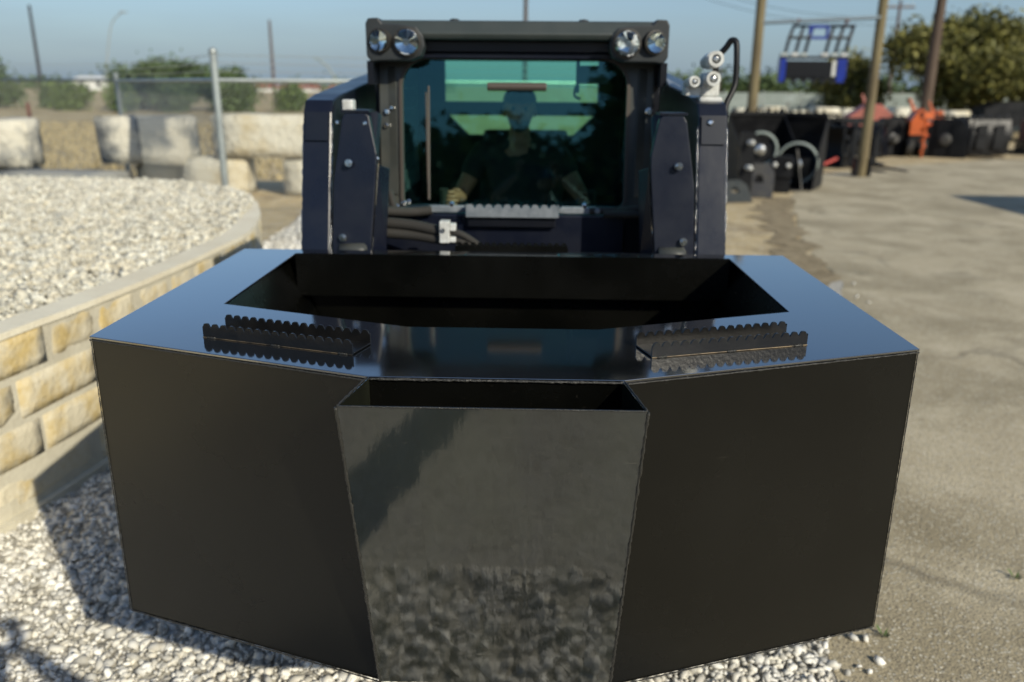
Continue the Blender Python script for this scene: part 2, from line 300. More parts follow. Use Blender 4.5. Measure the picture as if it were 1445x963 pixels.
def stones(name, P, size, m, parent=None):
    n = len(P); jit = 1+rng.uniform(-.46, .40, size=(n, len(ICO_V), 1)); sc = np.stack([rng.uniform(.7, 1.25, n), rng.uniform(.5, 1.0, n), rng.uniform(.38, .75, n)], 1)
    v = ICO_V[None]*jit*sc[:, None, :]; Rm = rand_rot(n)
    # keep the flat axis roughly upright
    tilt = rng.normal(scale=.5, size=(n, 2)); yawa = rng.uniform(0, 2*np.pi, n)
    cx, sx, cy, sy, cz, sz = np.cos(tilt[:, 0]), np.sin(tilt[:, 0]), np.cos(tilt[:, 1]), np.sin(tilt[:, 1]), np.cos(yawa), np.sin(yawa)
    Rx = np.zeros((n, 3, 3)); Rx[:, 0, 0] = 1; Rx[:, 1, 1] = cx; Rx[:, 1, 2] = -sx; Rx[:, 2, 1] = sx; Rx[:, 2, 2] = cx
    Ry = np.zeros((n, 3, 3)); Ry[:, 1, 1] = 1; Ry[:, 0, 0] = cy; Ry[:, 0, 2] = sy; Ry[:, 2, 0] = -sy; Ry[:, 2, 2] = cy
    Rz = np.zeros((n, 3, 3)); Rz[:, 2, 2] = 1; Rz[:, 0, 0] = cz; Rz[:, 0, 1] = -sz; Rz[:, 1, 0] = sz; Rz[:, 1, 1] = cz
    Rm = Rz@Rx@Ry
    v = np.einsum('nij,nkj->nki', Rm, v)*size[:, None, None]+P[:, None, :]
    f = ICO_F[None]+(np.arange(n)*len(ICO_V))[:, None, None]
    return np_obj(name, v.reshape(-1, 3), f.reshape(-1, 3), m, parent)
def in_poly(x, y, poly):
    ins = np.zeros(len(x), bool); j = len(poly)-1
    for i in range(len(poly)):
        xi, yi = poly[i][:2]; xj, yj = poly[j][:2]
        cnd = ((yi > y) != (yj > y)) & (x < (xj-xi)*(y-yi)/(yj-yi+1e-12)+xi); ins ^= cnd; j = i
    return ins
def scatter(poly, dens):
    xs = [p[0] for p in poly]; ys = [p[1] for p in poly]; A = (max(xs)-min(xs))*(max(ys)-min(ys)); n = int(A*dens)
    x = rng.uniform(min(xs), max(xs), n); y = rng.uniform(min(ys), max(ys), n); k = in_poly(x, y, poly); return x[k], y[k]
def sheet(name, pts, z, m):
    bm = B(); vs = [bm.verts.new((p[0], p[1], z)) for p in pts]; f = bm.faces.new(vs)
    if f.calc_center_median() and True: bmesh.ops.triangulate(bm, faces=[f])
    return build(name, bm, m)

# ------------------------------------------------------------------ ground
o = sheet('ground', [(-1500, -300), (1500, -300), (1500, 2500), (-1500, 2500)], 0, 'ground'); tag(o, 'dry tan field ground stretching to the horizon', kind='structure')
for v in o.data.vertices: pass
def jag(pts, step=.25, amp=.07):
    out_ = []
    for i in range(len(pts)-1):
        a, b = Vector(pts[i]), Vector(pts[i+1]); n = max(1, int((b-a).length/step)); pr = Vector((-(b-a).y, (b-a).x)).normalized()
        for k in range(n):
            p = a.lerp(b, k/n); out_.append(p+pr*amp*(noise.noise(Vector((p.x*1.7, p.y*1.7, 3)))+.6*noise.noise(Vector((p.x*5, p.y*5, 9)))))
    out_.append(Vector(pts[-1])); return out_
EDGE = [(.55, -3), (.80, 0), (.95, 1.6), (1.08, 2.4), (1.75, 4.0), (2.5, 5.9), (3.1, 7.7), (3.3, 9.0), (3.8, 11.4), (4.6, 14.5), (5.3, 17.2), (6.9, 19.6), (9.0, 21.5), (13, 24.0), (30, 30)]
edge = jag(EDGE, .2, .12)
sand = sheet('sand_verge', [(-3, -4)]+[(-5, 4), (-7, 12), (-7, 24), (14, 38), (34, 34)]+[(30, 20), (8, -4)], .004, 'sand'); tag(sand, 'sandy dirt verge along the pavement edge', kind='structure')
dk = sheet('damp_dirt', [tuple(p) for p in jag([(2.75, 7.0), (3.15, 8.6), (3.75, 11.0), (4.2, 13.2), (4.75, 15.0)], .15, .25)]+[tuple(p) for p in jag([(4.4, 15.1), (3.75, 13.4), (3.2, 11.2), (2.75, 9.2), (2.4, 7.4)], .15, .4)], .013, 'dark_dirt'); tag(dk, 'dark soil stain along the pavement edge', kind='structure')
asp = sheet('asphalt_pavement', [tuple(p) for p in edge]+[(70, 44), (90, 20), (60, -30), (2, -30)], .010, 'asphalt'); tag(asp, 'worn pale asphalt pavement with cracks', kind='structure')

# raised planter wall line (plan) and gravel areas
WALL = spline([(-4.6, -1.4, 0), (-3.6, .1, 0), (-2.82, 1.5, 0), (-2.42, 2.55, 0), (-2.21, 3.2, 0), (-2.09, 3.9, 0), (-2.02, 4.5, 0), (-1.98, 5.2, 0), (-1.99, 5.95, 0), (-2.24, 6.95, 0), (-2.60, 7.80, 0), (-3.15, 8.45, 0), (-4.2, 8.95, 0), (-5.9, 9.15, 0), (-9.0, 9.4, 0)], 10)
WH = .87
gp = [(p.x-.0, p.y) for p in WALL[:105]]+[(-3.4, 12.2)]+[(p.x, p.y) for p in reversed(edge) if p.y < 8.6]
gb = sheet('gravel_fines', [(p[0]-.1, p[1]) for p in gp[:105]]+gp[105:], .0075, 'gravel_base'); tag(gb, 'pale gravel fines beneath the white stones', kind='structure')
def gravel_pts(poly, dens, s0, s1, z, ef=None):
    x, y = scatter(poly, dens); sz = s0*np.exp(rng.normal(0, .38, len(x))); sz = np.clip(sz, s0*.5, s1)
    zz = z+sz*rng.uniform(.05, .55, len(x)); return np.stack([x, y, zz], 1), sz
near = [p for p in gp if p[1] > .2 and p[1] < 4.6]
P1, s1 = gravel_pts([(-3.1, .9), (.9, .9), (1.05, 1.9), (1.12, 2.45), (1.8, 4.1), (2.0, 4.6), (-2.02, 4.6), (-2.1, 3.9), (-2.21, 3.2), (-2.42, 2.55), (-2.82, 1.5)], 3300, .0124, .029, .012)
P2, s2 = gravel_pts([(-2.0, 4.6), (2.0, 4.6), (2.35, 6), (2.55, 7.6), (2.2, 8.8), (.5, 11.5), (-3.3, 12.2), (-3.2, 8.5), (-2.6, 7.75), (-2.2, 6.8), (-1.98, 5.9)], 520, .024, .05, .014)
x3, y3 = [], []
for k in range(1500):                                           # strays over the pavement edge
    p = edge[random.randrange(len(edge)-60)]; x3.append(p.x+random.gauss(.02, .10)+.0); y3.append(p.y+random.uniform(-.1, .1))
P3 = np.stack([x3, y3, np.full(len(x3), .018)], 1); s3 = rng.uniform(.008, .022, len(x3)); kk = (P3[:, 1] < 8.6) & (rng.uniform(0, 1, len(P3)) > np.clip((P3[:, 1]-3)/6, 0, .85)); P3 = P3[kk]; s3 = s3[kk]
g = stones('gravel', np.concatenate([P1, P2, P3]), np.concatenate([s1, s2, s3]), 'gravel'); tag(g, 'white crushed limestone gravel around the loader', 'gravel', kind='stuff')
# ------------------------------------------------------------------ raised planter
rw = empty('retaining_wall', (-2.2, 3.2, 0)); tag(rw, 'low curved limestone retaining wall with mortar joints holding pale gravel', 'retaining wall')
def wpart(name, bm, m, **k):
    bmesh.ops.translate(bm, verts=bm.verts, vec=(2.2, -3.2, 0)); return build(name, bm, m, rw, **k)
cum = [0]
for a, b in zip(WALL, WALL[1:]): cum.append(cum[-1]+(b-a).length)
def wat(s_):
    s_ = max(0, min(s_, cum[-1]-1e-4))
    for i in range(len(cum)-1):
        if cum[i+1] >= s_: break
    t = (s_-cum[i])/(cum[i+1]-cum[i]); p = WALL[i].lerp(WALL[i+1], t)
    d0 = (WALL[i+1]-WALL[max(i-1, 0)]).normalized(); d1 = (WALL[min(i+2, len(WALL)-1)]-WALL[i]).normalized(); d = d0.lerp(d1, t).normalized()
    return p, Vector((d.y, -d.x, 0))                               # point, outward normal (towards +x)
def sweep(prof, s0=0, s1=None, step=.12):
    bm = B(); s1 = s1 or cum[-1]; n = int((s1-s0)/step); prev = None
    for k in range(n+1):
        p, nn = wat(s0+(s1-s0)*k/n); ring = [bm.verts.new(p+nn*a+Vector((0, 0, z))) for a, z in prof]
        if prev:
            for i in range(len(ring)): bm.faces.new((prev[i], ring[i], ring[(i+1) % len(ring)], prev[(i+1) % len(ring)]))
        else: bm.faces.new(ring)
        prev = ring
    bm.faces.new(prev); return bm
wpart('mortar_core', sweep([(-.003, 0), (-.003, WH-.02), (-.17, WH-.02), (-.17, 0)]), 'mortar')
cp = sweep([(.006, WH-.026), (.002, WH+.003), (-.16, WH+.002), (-.17, WH-.06), (-.05, WH-.03)])
for v in cp.verts: v.co += Vector((noise.noise(v.co*3), noise.noise(v.co*3+Vector((9, 0, 0))), .5*noise.noise(v.co*4+Vector((0, 7, 0)))))*.007
wpart('coping', cp, 'coping')
wpart('footing', sweep([(.035, -.02), (.03, .05), (-.05, .055), (-.05, -.02)]), 'mortar')
courses = [(.055, .240), (.262, .440), (.462, .645), (.667, .850)]
nst = 0
for ci, (z0, z1) in enumerate(courses):
    s_ = 1.2+random.uniform(0, .3)
    while s_ < cum[-1]-1.2 and nst < 290:
        L = random.choice([.26, .38, .50, .60, .72]); L *= random.uniform(.9, 1.1); bm = B()
        nx, nz_ = 7, 4; g_ = []; seed = Vector((s_*7, ci*5.3, 0)); dp = random.uniform(-.004, .010)
        for j in range(nz_+1):
            row = []
            for i in range(nx+1):
                fx, fz = i/nx, j/nz_; p, nn = wat(s_+.010+(L-.020)*fx); ed = min(fx, 1-fx)*L; ez = min(fz, 1-fz)*(z1-z0)
                e = min(min(ed, ez)/.03, 1); cut = 0
                if i in (0, nx) and j in (0, nz_): cut = .3
                nzv = noise.noise(Vector((fx*L*9, fz*1.6, 0))+seed); n3 = noise.noise(Vector((fx*L*24, fz*5, 0))+seed)
                z = z0+.004+(z1-z0-.008)*fz+.006*noise.noise(Vector((s_+L*fx, ci*3+fz, 1))*4)
                row.append(bm.verts.new(p+nn*(-.006+dp*.5+e**.5*.006+(.007*nzv+.0045*n3)*e)+Vector((0, 0, z))))
            g_.append(row)
        for j in range(nz_):
            for i in range(nx): bm.faces.new((g_[j][i], g_[j][i+1], g_[j+1][i+1], g_[j+1][i]))
        bnd = [e for e in bm.edges if e.is_boundary]; ex = bmesh.ops.extrude_edge_only(bm, edges=bnd)
        p, nn = wat(s_+L/2)
        for v in [q for q in ex['geom'] if isinstance(q, bmesh.types.BMVert)]: v.co -= nn*.06
        wpart('stone', bm, 'stone', smooth=True); nst += 1; s_ += L
# gravel in the planter
inner = [(wat(s_)[0]-wat(s_)[1]*.165) for s_ in np.arange(1.0, cum[-1], .25)]
ipoly = [(p.x, p.y) for p in inner]+[(-9.5, 9.0), (-9.5, -.5)]
bs = sheet('planter_fines', ipoly, WH-.035, 'gravel_base'); tag(bs, 'gravel fines filling the raised planter', kind='structure')
vis = [(p.x-.01+.13*min(1, max(0, (p.y-6.2)/1.2)), p.y+.13*min(1, max(0, (p.y-7.2)/.8))) for p in inner if p.y > 2.2]+[(-6.6, 9.1), (-5.0, 5.5), (-2.9, 2.2)]
def zbed(P): P[:, 2] += .008*np.sin(P[:, 0]*2.1)*np.cos(P[:, 1]*1.7)+.045*np.clip((P[:, 1]-5.5)/2, 0, 1); return P
P4, s4 = gravel_pts([p for p in vis], 2200, .0145, .034, WH-.028)
P5, s5 = gravel_pts([(-6.6, 9.1), (-9.4, 9.2), (-9.4, 4), (-5.4, 4), (-2.9, 2.2), (-5.0, 5.5)], 260, .03, .05, WH-.03)
g = stones('planter_gravel', zbed(np.concatenate([P4, P5])), np.concatenate([s4, s5]), 'bed_gravel'); tag(g, 'pale tan limestone gravel filling the raised planter', 'gravel', kind='stuff')

# ------------------------------------------------------------------ big black bucket
ZT, ZB = 1.3265, .573
bk = empty('bucket_attachment', (0, 2.3, ZB)); tag(bk, 'big glossy black steel concrete-pouring bucket with pointed front pocket on the loader', 'bucket')
def bpart(name, bm, m, parent=None, **k):
    bmesh.ops.translate(bm, verts=bm.verts, vec=(0, -2.3, -ZB)); return build(name, bm, m, parent or bk, **k)
HW = .967
OUT = [(-HW, 2.93), (-HW, 1.8375), (-.264, 1.592), (.264, 1.592), (HW, 1.8375), (HW, 2.93)]
OPN = [(-.763, 2.856), (-.763, 2.15), (-.235, 1.955), (.235, 1.955), (.763, 2.15), (.763, 2.856)]
bm = B(); T = .006
to = [bm.verts.new((x*1.003, y-.003 if y < 2.9 else y, ZT)) for x, y in OUT]; ti = [bm.verts.new((x, y, ZT)) for x, y in OPN]
for i in range(6): bm.faces.new((to[i], to[(i+1) % 6], ti[(i+1) % 6], ti[i]))
ex = bmesh.ops.extrude_face_region(bm, geom=bm.faces[:]); 
for v in [q for q in ex['geom'] if isinstance(q, bmesh.types.BMVert)]: v.co.z -= T
bpart('top_plate', bm, 'black_gloss', bevel=.0012)
def wallp(a, b, z0, z1, th=.006, name='side_panel', m='black_satin', **k):
    bm = B(); a = Vector((*a, 0)); b = Vector((*b, 0)); d = (b-a).normalized(); n = Vector((-d.y, d.x, 0))*th
    prism(bm, [a+Vector((0, 0, z0)), b+Vector((0, 0, z0)), b+Vector((0, 0, z1)), a+Vector((0, 0, z1))], n); return bpart(name, bm, m, **k)
zt = ZT-T-.0005
wallp((-HW, 1.842), (-HW, 2.924), ZB, zt, -.006); wallp((HW, 1.842), (HW, 2.924), ZB, zt, .006)
wallp((-HW, 1.8375), (-.266, 1.5925), ZB, zt, name='front_panel', bevel=.001); wallp((.266, 1.5925), (HW, 1.8375), ZB, zt, name='front_panel', bevel=.001)
wallp((-.262, 1.592), (.262, 1.592), ZB, zt, name='center_panel')
wallp((-HW, 2.924), (HW, 2.924), ZB, ZT-.007, .006, name='rear_panel')
wallp((-.762, 2.846), (.762, 2.846), ZT-.15, ZT+.002, .009, name='rear_lip')
bm = B(); prism(bm, [(x*.99, y+.01 if y < 2 else y-.01, ZB+.004) for x, y in OUT], (0, 0, .006)); bpart('floor_plate', bm, 'black_satin')
for sx in (-1, 1):                                              # sloping inner hopper sides
    bm = B(); plate(bm, [(sx*.80, 1.95, ZT-.03), (sx*.80, 2.91, ZT-.03), (sx*.50, 2.91, ZB+.02), (sx*.50, 1.95, ZB+.02)], .004); bpart('hopper_side', bm, 'black_satin')
# pocket
pt = [(-.2922, 1.4297), (.2922, 1.4297)]
bm = B(); plate(bm, [(-.2922, 1.4297, ZT-.004), (-.266, 1.585, ZB+.004), (.266, 1.585, ZB+.004), (.2922, 1.4297, ZT-.004)], -.0045)
bmesh.ops.subdivide_edges(bm, edges=[e for e in bm.edges if e.calc_length() > .3], cuts=7, use_grid_fill=True)
for v in bm.verts:
    t = (v.co.z-ZB)/(ZT-ZB); v.co.y += .0035*math.sin(v.co.x*9+1)*math.sin(t*3.1)*math.sin((v.co.x+.29)*5.4)
bpart('pocket_front', bm, 'pocket_steel', smooth=False)
for sx in (-1, 1):
    bm = B(); prism(bm, [(sx*.2922, 1.4297, ZT-.004), (sx*.2645, 1.590, ZT-.004), (sx*.2645, 1.590, ZB+.004), (sx*.266, 1.585, ZB+.004)], (-sx*.0045, 0, 0)); bpart('pocket_side', bm, 'pocket_steel')
def weld(name, a, b, r, parent=None, m='weld', pitch=.006, translate=True, pf=None):
    a = Vector(a); b = Vector(b); L = (b-a).length; n = max(4, int(L/pitch)); pts = [a.lerp(b, i/n)+Vector((random.gauss(0, r*.15), random.gauss(0, r*.15), random.gauss(0, r*.1))) for i in range(n+1)]
    rr = [r*random.uniform(.6, 1.25) if m == 'weld' else r*random.choice([.45, .8, 1.1, 1.35]) for _ in pts]; bm = B(); tube(bm, pts, rr, 6)
    return (pf or bpart)(name, bm, m, parent, smooth=True)
for sx in (-1, 1):
    weld('weld_seam', (sx*.2925, 1.430, ZT-.006), (sx*.266, 1.584, ZB+.004), .0032)
    weld('weld_seam', (sx*.268, 1.588, ZB), (sx*.968, 1.836, ZB), .0018)
    weld('weld_seam', (sx*.270, 1.588, ZT-.0085), (sx*.968, 1.833, ZT-.0085), .0022)
    weld('weld_seam', (sx*.968, 1.836, ZT-.008), (sx*.968, 1.836, ZB), .0014)
    weld('weld_seam', (sx*.290, 1.431, ZT-.003), (sx*.266, 1.586, ZT-.003), .002)
weld('weld_seam', (-.262, 1.588, ZT-.006), (.262, 1.588, ZT-.006), .003); weld('weld_seam', (-.290, 1.4285, ZT-.003), (.290, 1.4285, ZT-.003), .0016)
# serrated step treads on the top plate
def serrated(L, h, pitch, th):
    """rail along +x from 0, base z=0, scalloped top"""
    n = int(L/pitch); top = [(0, h*.75)]
    for i in range(n):
        for fx, fz in ((.08, .35), (.20, .85), (.34, 1), (.58, 1), (.72, .85), (.84, .35), (.96, .0)): top.append(((i+fx)*L/n, h*(.68+.32*fz)))
    top.append((L, h*.80)); bm = B(); cols = []
    for x, z in top: cols.append([bm.verts.new(p) for p in ((x, 0, 0), (x, 0, z), (x, th, z), (x, th, 0))])
    for p, q in zip(cols, cols[1:]):
        for k in range(4): bm.faces.new((p[k], q[k], q[(k+1) % 4], p[(k+1) % 4]))
    bm.faces.new(cols[0]); bm.faces.new(cols[-1]); return bm
def tread(a, b, width, L=None, z=ZT, h=.034, pitch=.0225, pf=None, m='rail_black', backdx=0):
    a = Vector((*a, z)); b = Vector((*b, z)); ang = math.atan2(b.y-a.y, b.x-a.x); L = (b-a).length; Mx = Matrix.Translation(a)@Matrix.Rotation(ang, 4, 'Z')
    bm = B(); box(bm, 0, L, .0052, width-.0052, .0025, .0055); bmesh.ops.transform(bm, matrix=Mx, verts=bm.verts); base = (pf or bpart)('step_tread', bm, m)
    for yy in (0, width-.005):
        bm = serrated(L, h, pitch, .005); bmesh.ops.transform(bm, matrix=Mx@Matrix.Translation((0, yy, .0008)), verts=bm.verts); (pf or bpart)('serrated_rail', bm, m, base)
    bm = B(); tube(bm, [Mx@Vector((0.0, -.0008, .0012)), Mx@Vector((L*.5, -.0008, .0014)), Mx@Vector((L, -.0008, .0012))], .0011, 5); (pf or bpart)('worn_edge', bm, 'bare_edge', base)
    for yy in (-.001, width+.001):
        for k in (.06, .5, .94):
            bm = B(); tube(bm, [Mx@Vector((L*k-.012+.004*i, yy, .0012+.0008*(i % 2))) for i in range(7)], [.0012, .0026, .0022, .003, .0023, .0027, .0012], 6); (pf or bpart)('weld_bead', bm, 'weld', base, smooth=True)
    return base
tread((-.700, 1.840), (-.322, 1.722), .088)
tread((.340, 1.735), (.716, 1.850), .090)

# ------------------------------------------------------------------ loader
ld = empty('skid_steer_loader', (0, 4.0, 0)); tag(ld, 'dark navy compact track loader facing the camera with its arms holding the black bucket', 'loader')
def lp(name, bm, m, parent=None, **k):
    bmesh.ops.translate(bm, verts=bm.verts, vec=(0, -4.0, 0)); return build(name, bm, m, parent or ld, **k)
for sx in (-1, 1):
    # lift arm: leg leaning back from the hitch, boom running back over the track
    arm = B(); x0, x1 = sx*.672, sx*.778
    prof = [(2.975, 1.02), (2.975, 1.30), (3.13, 1.80), (3.17, 1.842), (3.30, 1.862), (4.75, 1.985), (4.85, 1.86), (3.45, 1.66), (3.32, 1.60), (3.20, 1.25), (3.14, 1.02)]
    prism(arm, [(x0, y, z) for y, z in prof], (x1-x0, 0, 0)); a_ = lp('lift_arm', arm, 'navy', bevel=.006)
    for xx in (x0, x1):
        weld('weld_bead', (xx-sx*.001, 2.973, 1.26), (xx, 3.124, 1.76), .0042, a_, 'weld_bright', .016, pf=lp)
    # black cover plate at the head of the leg
    bm = B(); plate(bm, [(sx*.682, 3.093, 1.70), (sx*.768, 3.093, 1.70), (sx*.768, 3.122, 1.80), (sx*.682, 3.122, 1.80)], sx*.004); lp('cover_plate', bm, 'navy_dark', a_)
    # inner tilt bracket plate
    yb = lambda z: 2.985+(z-1.30)*.13
    q = [(x, yb(z), z) for x, z in ((.522, 1.30), (.665, 1.30), (.655, 1.55), (.618, 1.78), (.606, 1.80), (.530, 1.80), (.520, 1.79), (.494, 1.66), (.496, 1.60))]
    bm = B(); prism(bm, [(sx*x, y, z) for x, y, z in q], (0, .035, 0)); b_ = lp('tilt_bracket', bm, 'navy', bevel=.004)
    bm = B(); prism(bm, [(sx*.4885, 3.03, 1.62), (sx*.518, 2.995, 1.30), (sx*.478, 3.06, 1.30), (sx*.462, 3.10, 1.60)], (0, .012, 0)); lp('bracket_side', bm, 'navy', b_)
    bm = B(); box(bm, sx*.52, sx*.62, 3.05, 3.16, 1.803, 1.811); lp('bracket_top', bm, 'navy', b_)
    for (x, z, y) in ((.592, 1.628, 3.008), (.622, 1.362, 2.982)):
        bm = B(); lathe(bm, [(-.006, .0145), (.004, .0145), (.006, .013)], (sx*x, y, z), (0, -1, .1), 20); lathe(bm, [(.006, .0095), (.013, .0095), (.0145, .008)], (sx*x, y, z), (0, -1, .1), 6); lp('bolt', bm, 'bolt', b_)
    # tilt cylinder behind the bracket and its chromed rod
    bm = B(); tube(bm, [(sx*.575, 3.12, 1.33), (sx*.575, 3.42, 1.78)], .035, 16); lp('tilt_cylinder', bm, 'navy_dark', smooth=False)
    bm = B(); tube(bm, [(sx*.575, 3.02, 1.20), (sx*.575, 3.12, 1.345)], .019, 14); lp('cylinder_rod', bm, 'bolt')
    bm = B(); lathe(bm, [(-.05, .03), (-.05, .04), (.04, .042), (.05, .03)], (sx*.585, 3.0, 1.30), (1, 0, 0), 18); lp('pivot_pin', bm, 'pillar_grey', smooth=True)
    for (x, z) in ((.655, 1.305), (.53, 1.305)):
        bm = B(); lathe(bm, [(0, .008), (.006, .008), (.008, .004)], (sx*x, 2.978, z), (0, -1, .3), 10); lp('grease_fitting', bm, 'bolt')
    # hitch arm below
    bm = B(); box(bm, sx*.30, sx*.66, 2.945, 2.985, .62, 1.26); lp('hitch_plate', bm, 'navy_dark', bevel=.004)
    # undercarriage
    bm = B(); L0, L1, r = 3.45, 5.0, .26; pf_ = [(L0+r*math.cos(a), .02+r+r*math.sin(a)) for a in [math.pi*.5+math.pi*k/10 for k in range(11)]]+[(L1+r*math.cos(a), .02+r+r*math.sin(a)) for a in [-math.pi*.5+math.pi*k/10 for k in range(11)]]
    prism(bm, [(sx*.46, y, z) for y, z in pf_], (sx*.34, 0, 0)); tk = lp('track', bm, 'rubber')
    for k in range(26):
        y = 3.3+k*.072; bm = B(); box(bm, sx*.46, sx*.80, y-.015, y+.015, 0, .02); lp('track_lug', bm, 'rubber', tk)
    # door side frame and body flank
    bm = B(); box(bm, sx*.40, sx*.62, 3.62, 5.2, .5, 1.28); lp('flank_panel', bm, 'navy_dark', bevel=.01)
# bolts on the arm heads / small hardware
for x, z in ((.712, 1.775),):
    bm = B(); lathe(bm, [(-.006, .013), (.005, .013), (.012, .009), (.014, .006)], (x, 3.115, z), (0, -1, .2), 16); lp('bolt', bm, 'bolt')
for x, z, y, r in ((-.645, 1.765, 3.10, .008), (-.535, 1.765, 3.05, .008), (-.50, 1.64, 3.05, .011), (-.545, 1.79, 3.58, .013), (-.523, 1.806, 3.57, .008), (-.548, 1.735, 3.57, .009), (.545, 1.80, 3.53, .016), (.512, 1.64, 3.06, .006)):
    bm = B(); lathe(bm, [(-.01, r), (.006, r), (.009, r*.6)], (x, y, z), (0, -1, .1), 12); lp('bolt', bm, 'bolt')
bm = B(); box(bm, -.64, -.60, 3.16, 3.22, 1.80, 1.845); lp('hose_port', bm, 'white_cast', bevel=.006)
# cab -------------------------------------------------------------
CY = 3.60
# front door frame with rounded window
def rrect(x0, x1, z0, z1, r, n=6, rb=None):
    rb = r if rb is None else rb; pts = []
    for (cx_, cz_, a0, rr) in ((x1-r, z1-r, 0, r), (x0+r, z1-r, 90, r), (x0+rb, z0+rb, 180, rb), (x1-rb, z0+rb, 270, rb)):
        for k in range(n+1): a = R(a0+90*k/n); pts.append((cx_+rr*math.cos(a), cz_+rr*math.sin(a)))
    return pts
def yt(z): return CY-.05+(z-1.43)*.10                               # glass leans back a little
def ring(inn, outt, y0, th, bm):
    n = len(inn); a = [bm.verts.new((x, yt(z)+y0, z)) for x, z in inn]; b = [bm.verts.new((x, yt(z)+y0, z)) for x, z in outt]
    a2 = [bm.verts.new((x, yt(z)+y0+th, z)) for x, z in inn]; b2 = [bm.verts.new((x, yt(z)+y0+th, z)) for x, z in outt]
    for i in range(n):
        j = (i+1) % n
        for q in ((a[i], a[j], b[j], b[i]), (b2[i], b2[j], a2[j], a2[i]), (a[j], a[i], a2[i], a2[j]), (b[i], b[j], b2[j], b2[i])): bm.faces.new(q)
win = rrect(-.478, .458, 1.405, 2.0, .105, 7, .03); win2 = rrect(-.492, .472, 1.392, 2.012, .118, 7, .04); outr = rrect(-.575, .565, 1.33, 2.06, .012, 7, .012)
bm = B(); ring(win2, outr, 0, .05, bm); lp('door_frame', bm, 'pillar_grey')
bm = B(); ring(win, win2, -.012, .03, bm); lp('window_seal', bm, 'seal')
bm = B(); f = [bm.verts.new((x, yt(z)+.004, z)) for x, z in win]; bm.faces.new(f); ws = lp('windshield', bm, 'glass_front')
for sx in (-1, 1):
    bm = B(); box(bm, sx*.535, sx*.60, 3.62, 3.74, 1.2, 2.08); lp('cab_pillar', bm, 'navy_dark', bevel=.01)
    bm = B(); prism(bm, [(sx*.50, yt(1.45)-.012, 1.45), (sx*.505, yt(1.97)-.012, 1.97), (sx*.57, yt(1.97)+.01, 1.97), (sx*.57, yt(1.45)+.01, 1.45)], (0, .012, 0)); lp('pillar_trim', bm, 'pillar_grey', bevel=.003)
    # cab side with mesh window
    bm = B(); box(bm, sx*.575, sx*.60, 3.74, 4.92, 1.2, 1.38); box(bm, sx*.575, sx*.60, 3.74, 4.92, 1.98, 2.08); box(bm, sx*.575, sx*.60, 4.78, 4.92, 1.38, 1.98); lp('cab_side', bm, 'navy_dark')
    bm = B(); box(bm, sx*.583, sx*.588, 3.74, 4.78, 1.38, 1.98); lp('side_window', bm, 'glass_rear')
    bm = B(); box(bm, sx*.592, sx*.597, 3.74, 4.78, 1.38, 1.98); 
    bm.free()
    bm = B()
    for k in range(1, 16): box(bm, sx*.570, sx*.575, 3.74+k*.065, 3.748+k*.065, 1.38, 1.98)
    for k in range(1, 6): box(bm, sx*.565, sx*.570, 3.74, 4.78, 1.38+k*.1, 1.386+k*.1)
    lp('side_grille', bm, 'rail_dark')
bm = B(); box(bm, -.60, .60, 4.94, 4.98, .66, 1.60); lp('rear_wall', bm, 'interior')
# rear wall with two openings
bm = B(); box(bm, -.575, .575, 4.90, 4.94, 1.60, 1.625); box(bm, -.575, .575, 4.90, 4.94, 1.735, 1.81); box(bm, -.575, .575, 4.90, 4.94, 2.04, 2.08)
for sx in (-1, 1):
    box(bm, sx*.435, sx*.575, 4.90, 4.94, 1.81, 2.04); prism(bm, [(sx*.575, 4.90, 1.625), (sx*.575, 4.90, 1.735), (sx*.415, 4.90, 1.735), (sx*.30, 4.90, 1.625)], (0, .04, 0))
lp('rear_window_frame', bm, 'interior')
bm = B(); box(bm, -.435, .435, 4.945, 4.95, 1.61, 2.04); lp('rear_window', bm, 'glass_rear')
bm = B(); box(bm, -.57, .57, 3.70, 4.90, 2.03, 2.06); lp('headliner', bm, 'headliner')
bm = B(); box(bm, -.57, .57, 3.62, 4.90, .68, .70); lp('cab_floor', bm, 'interior')
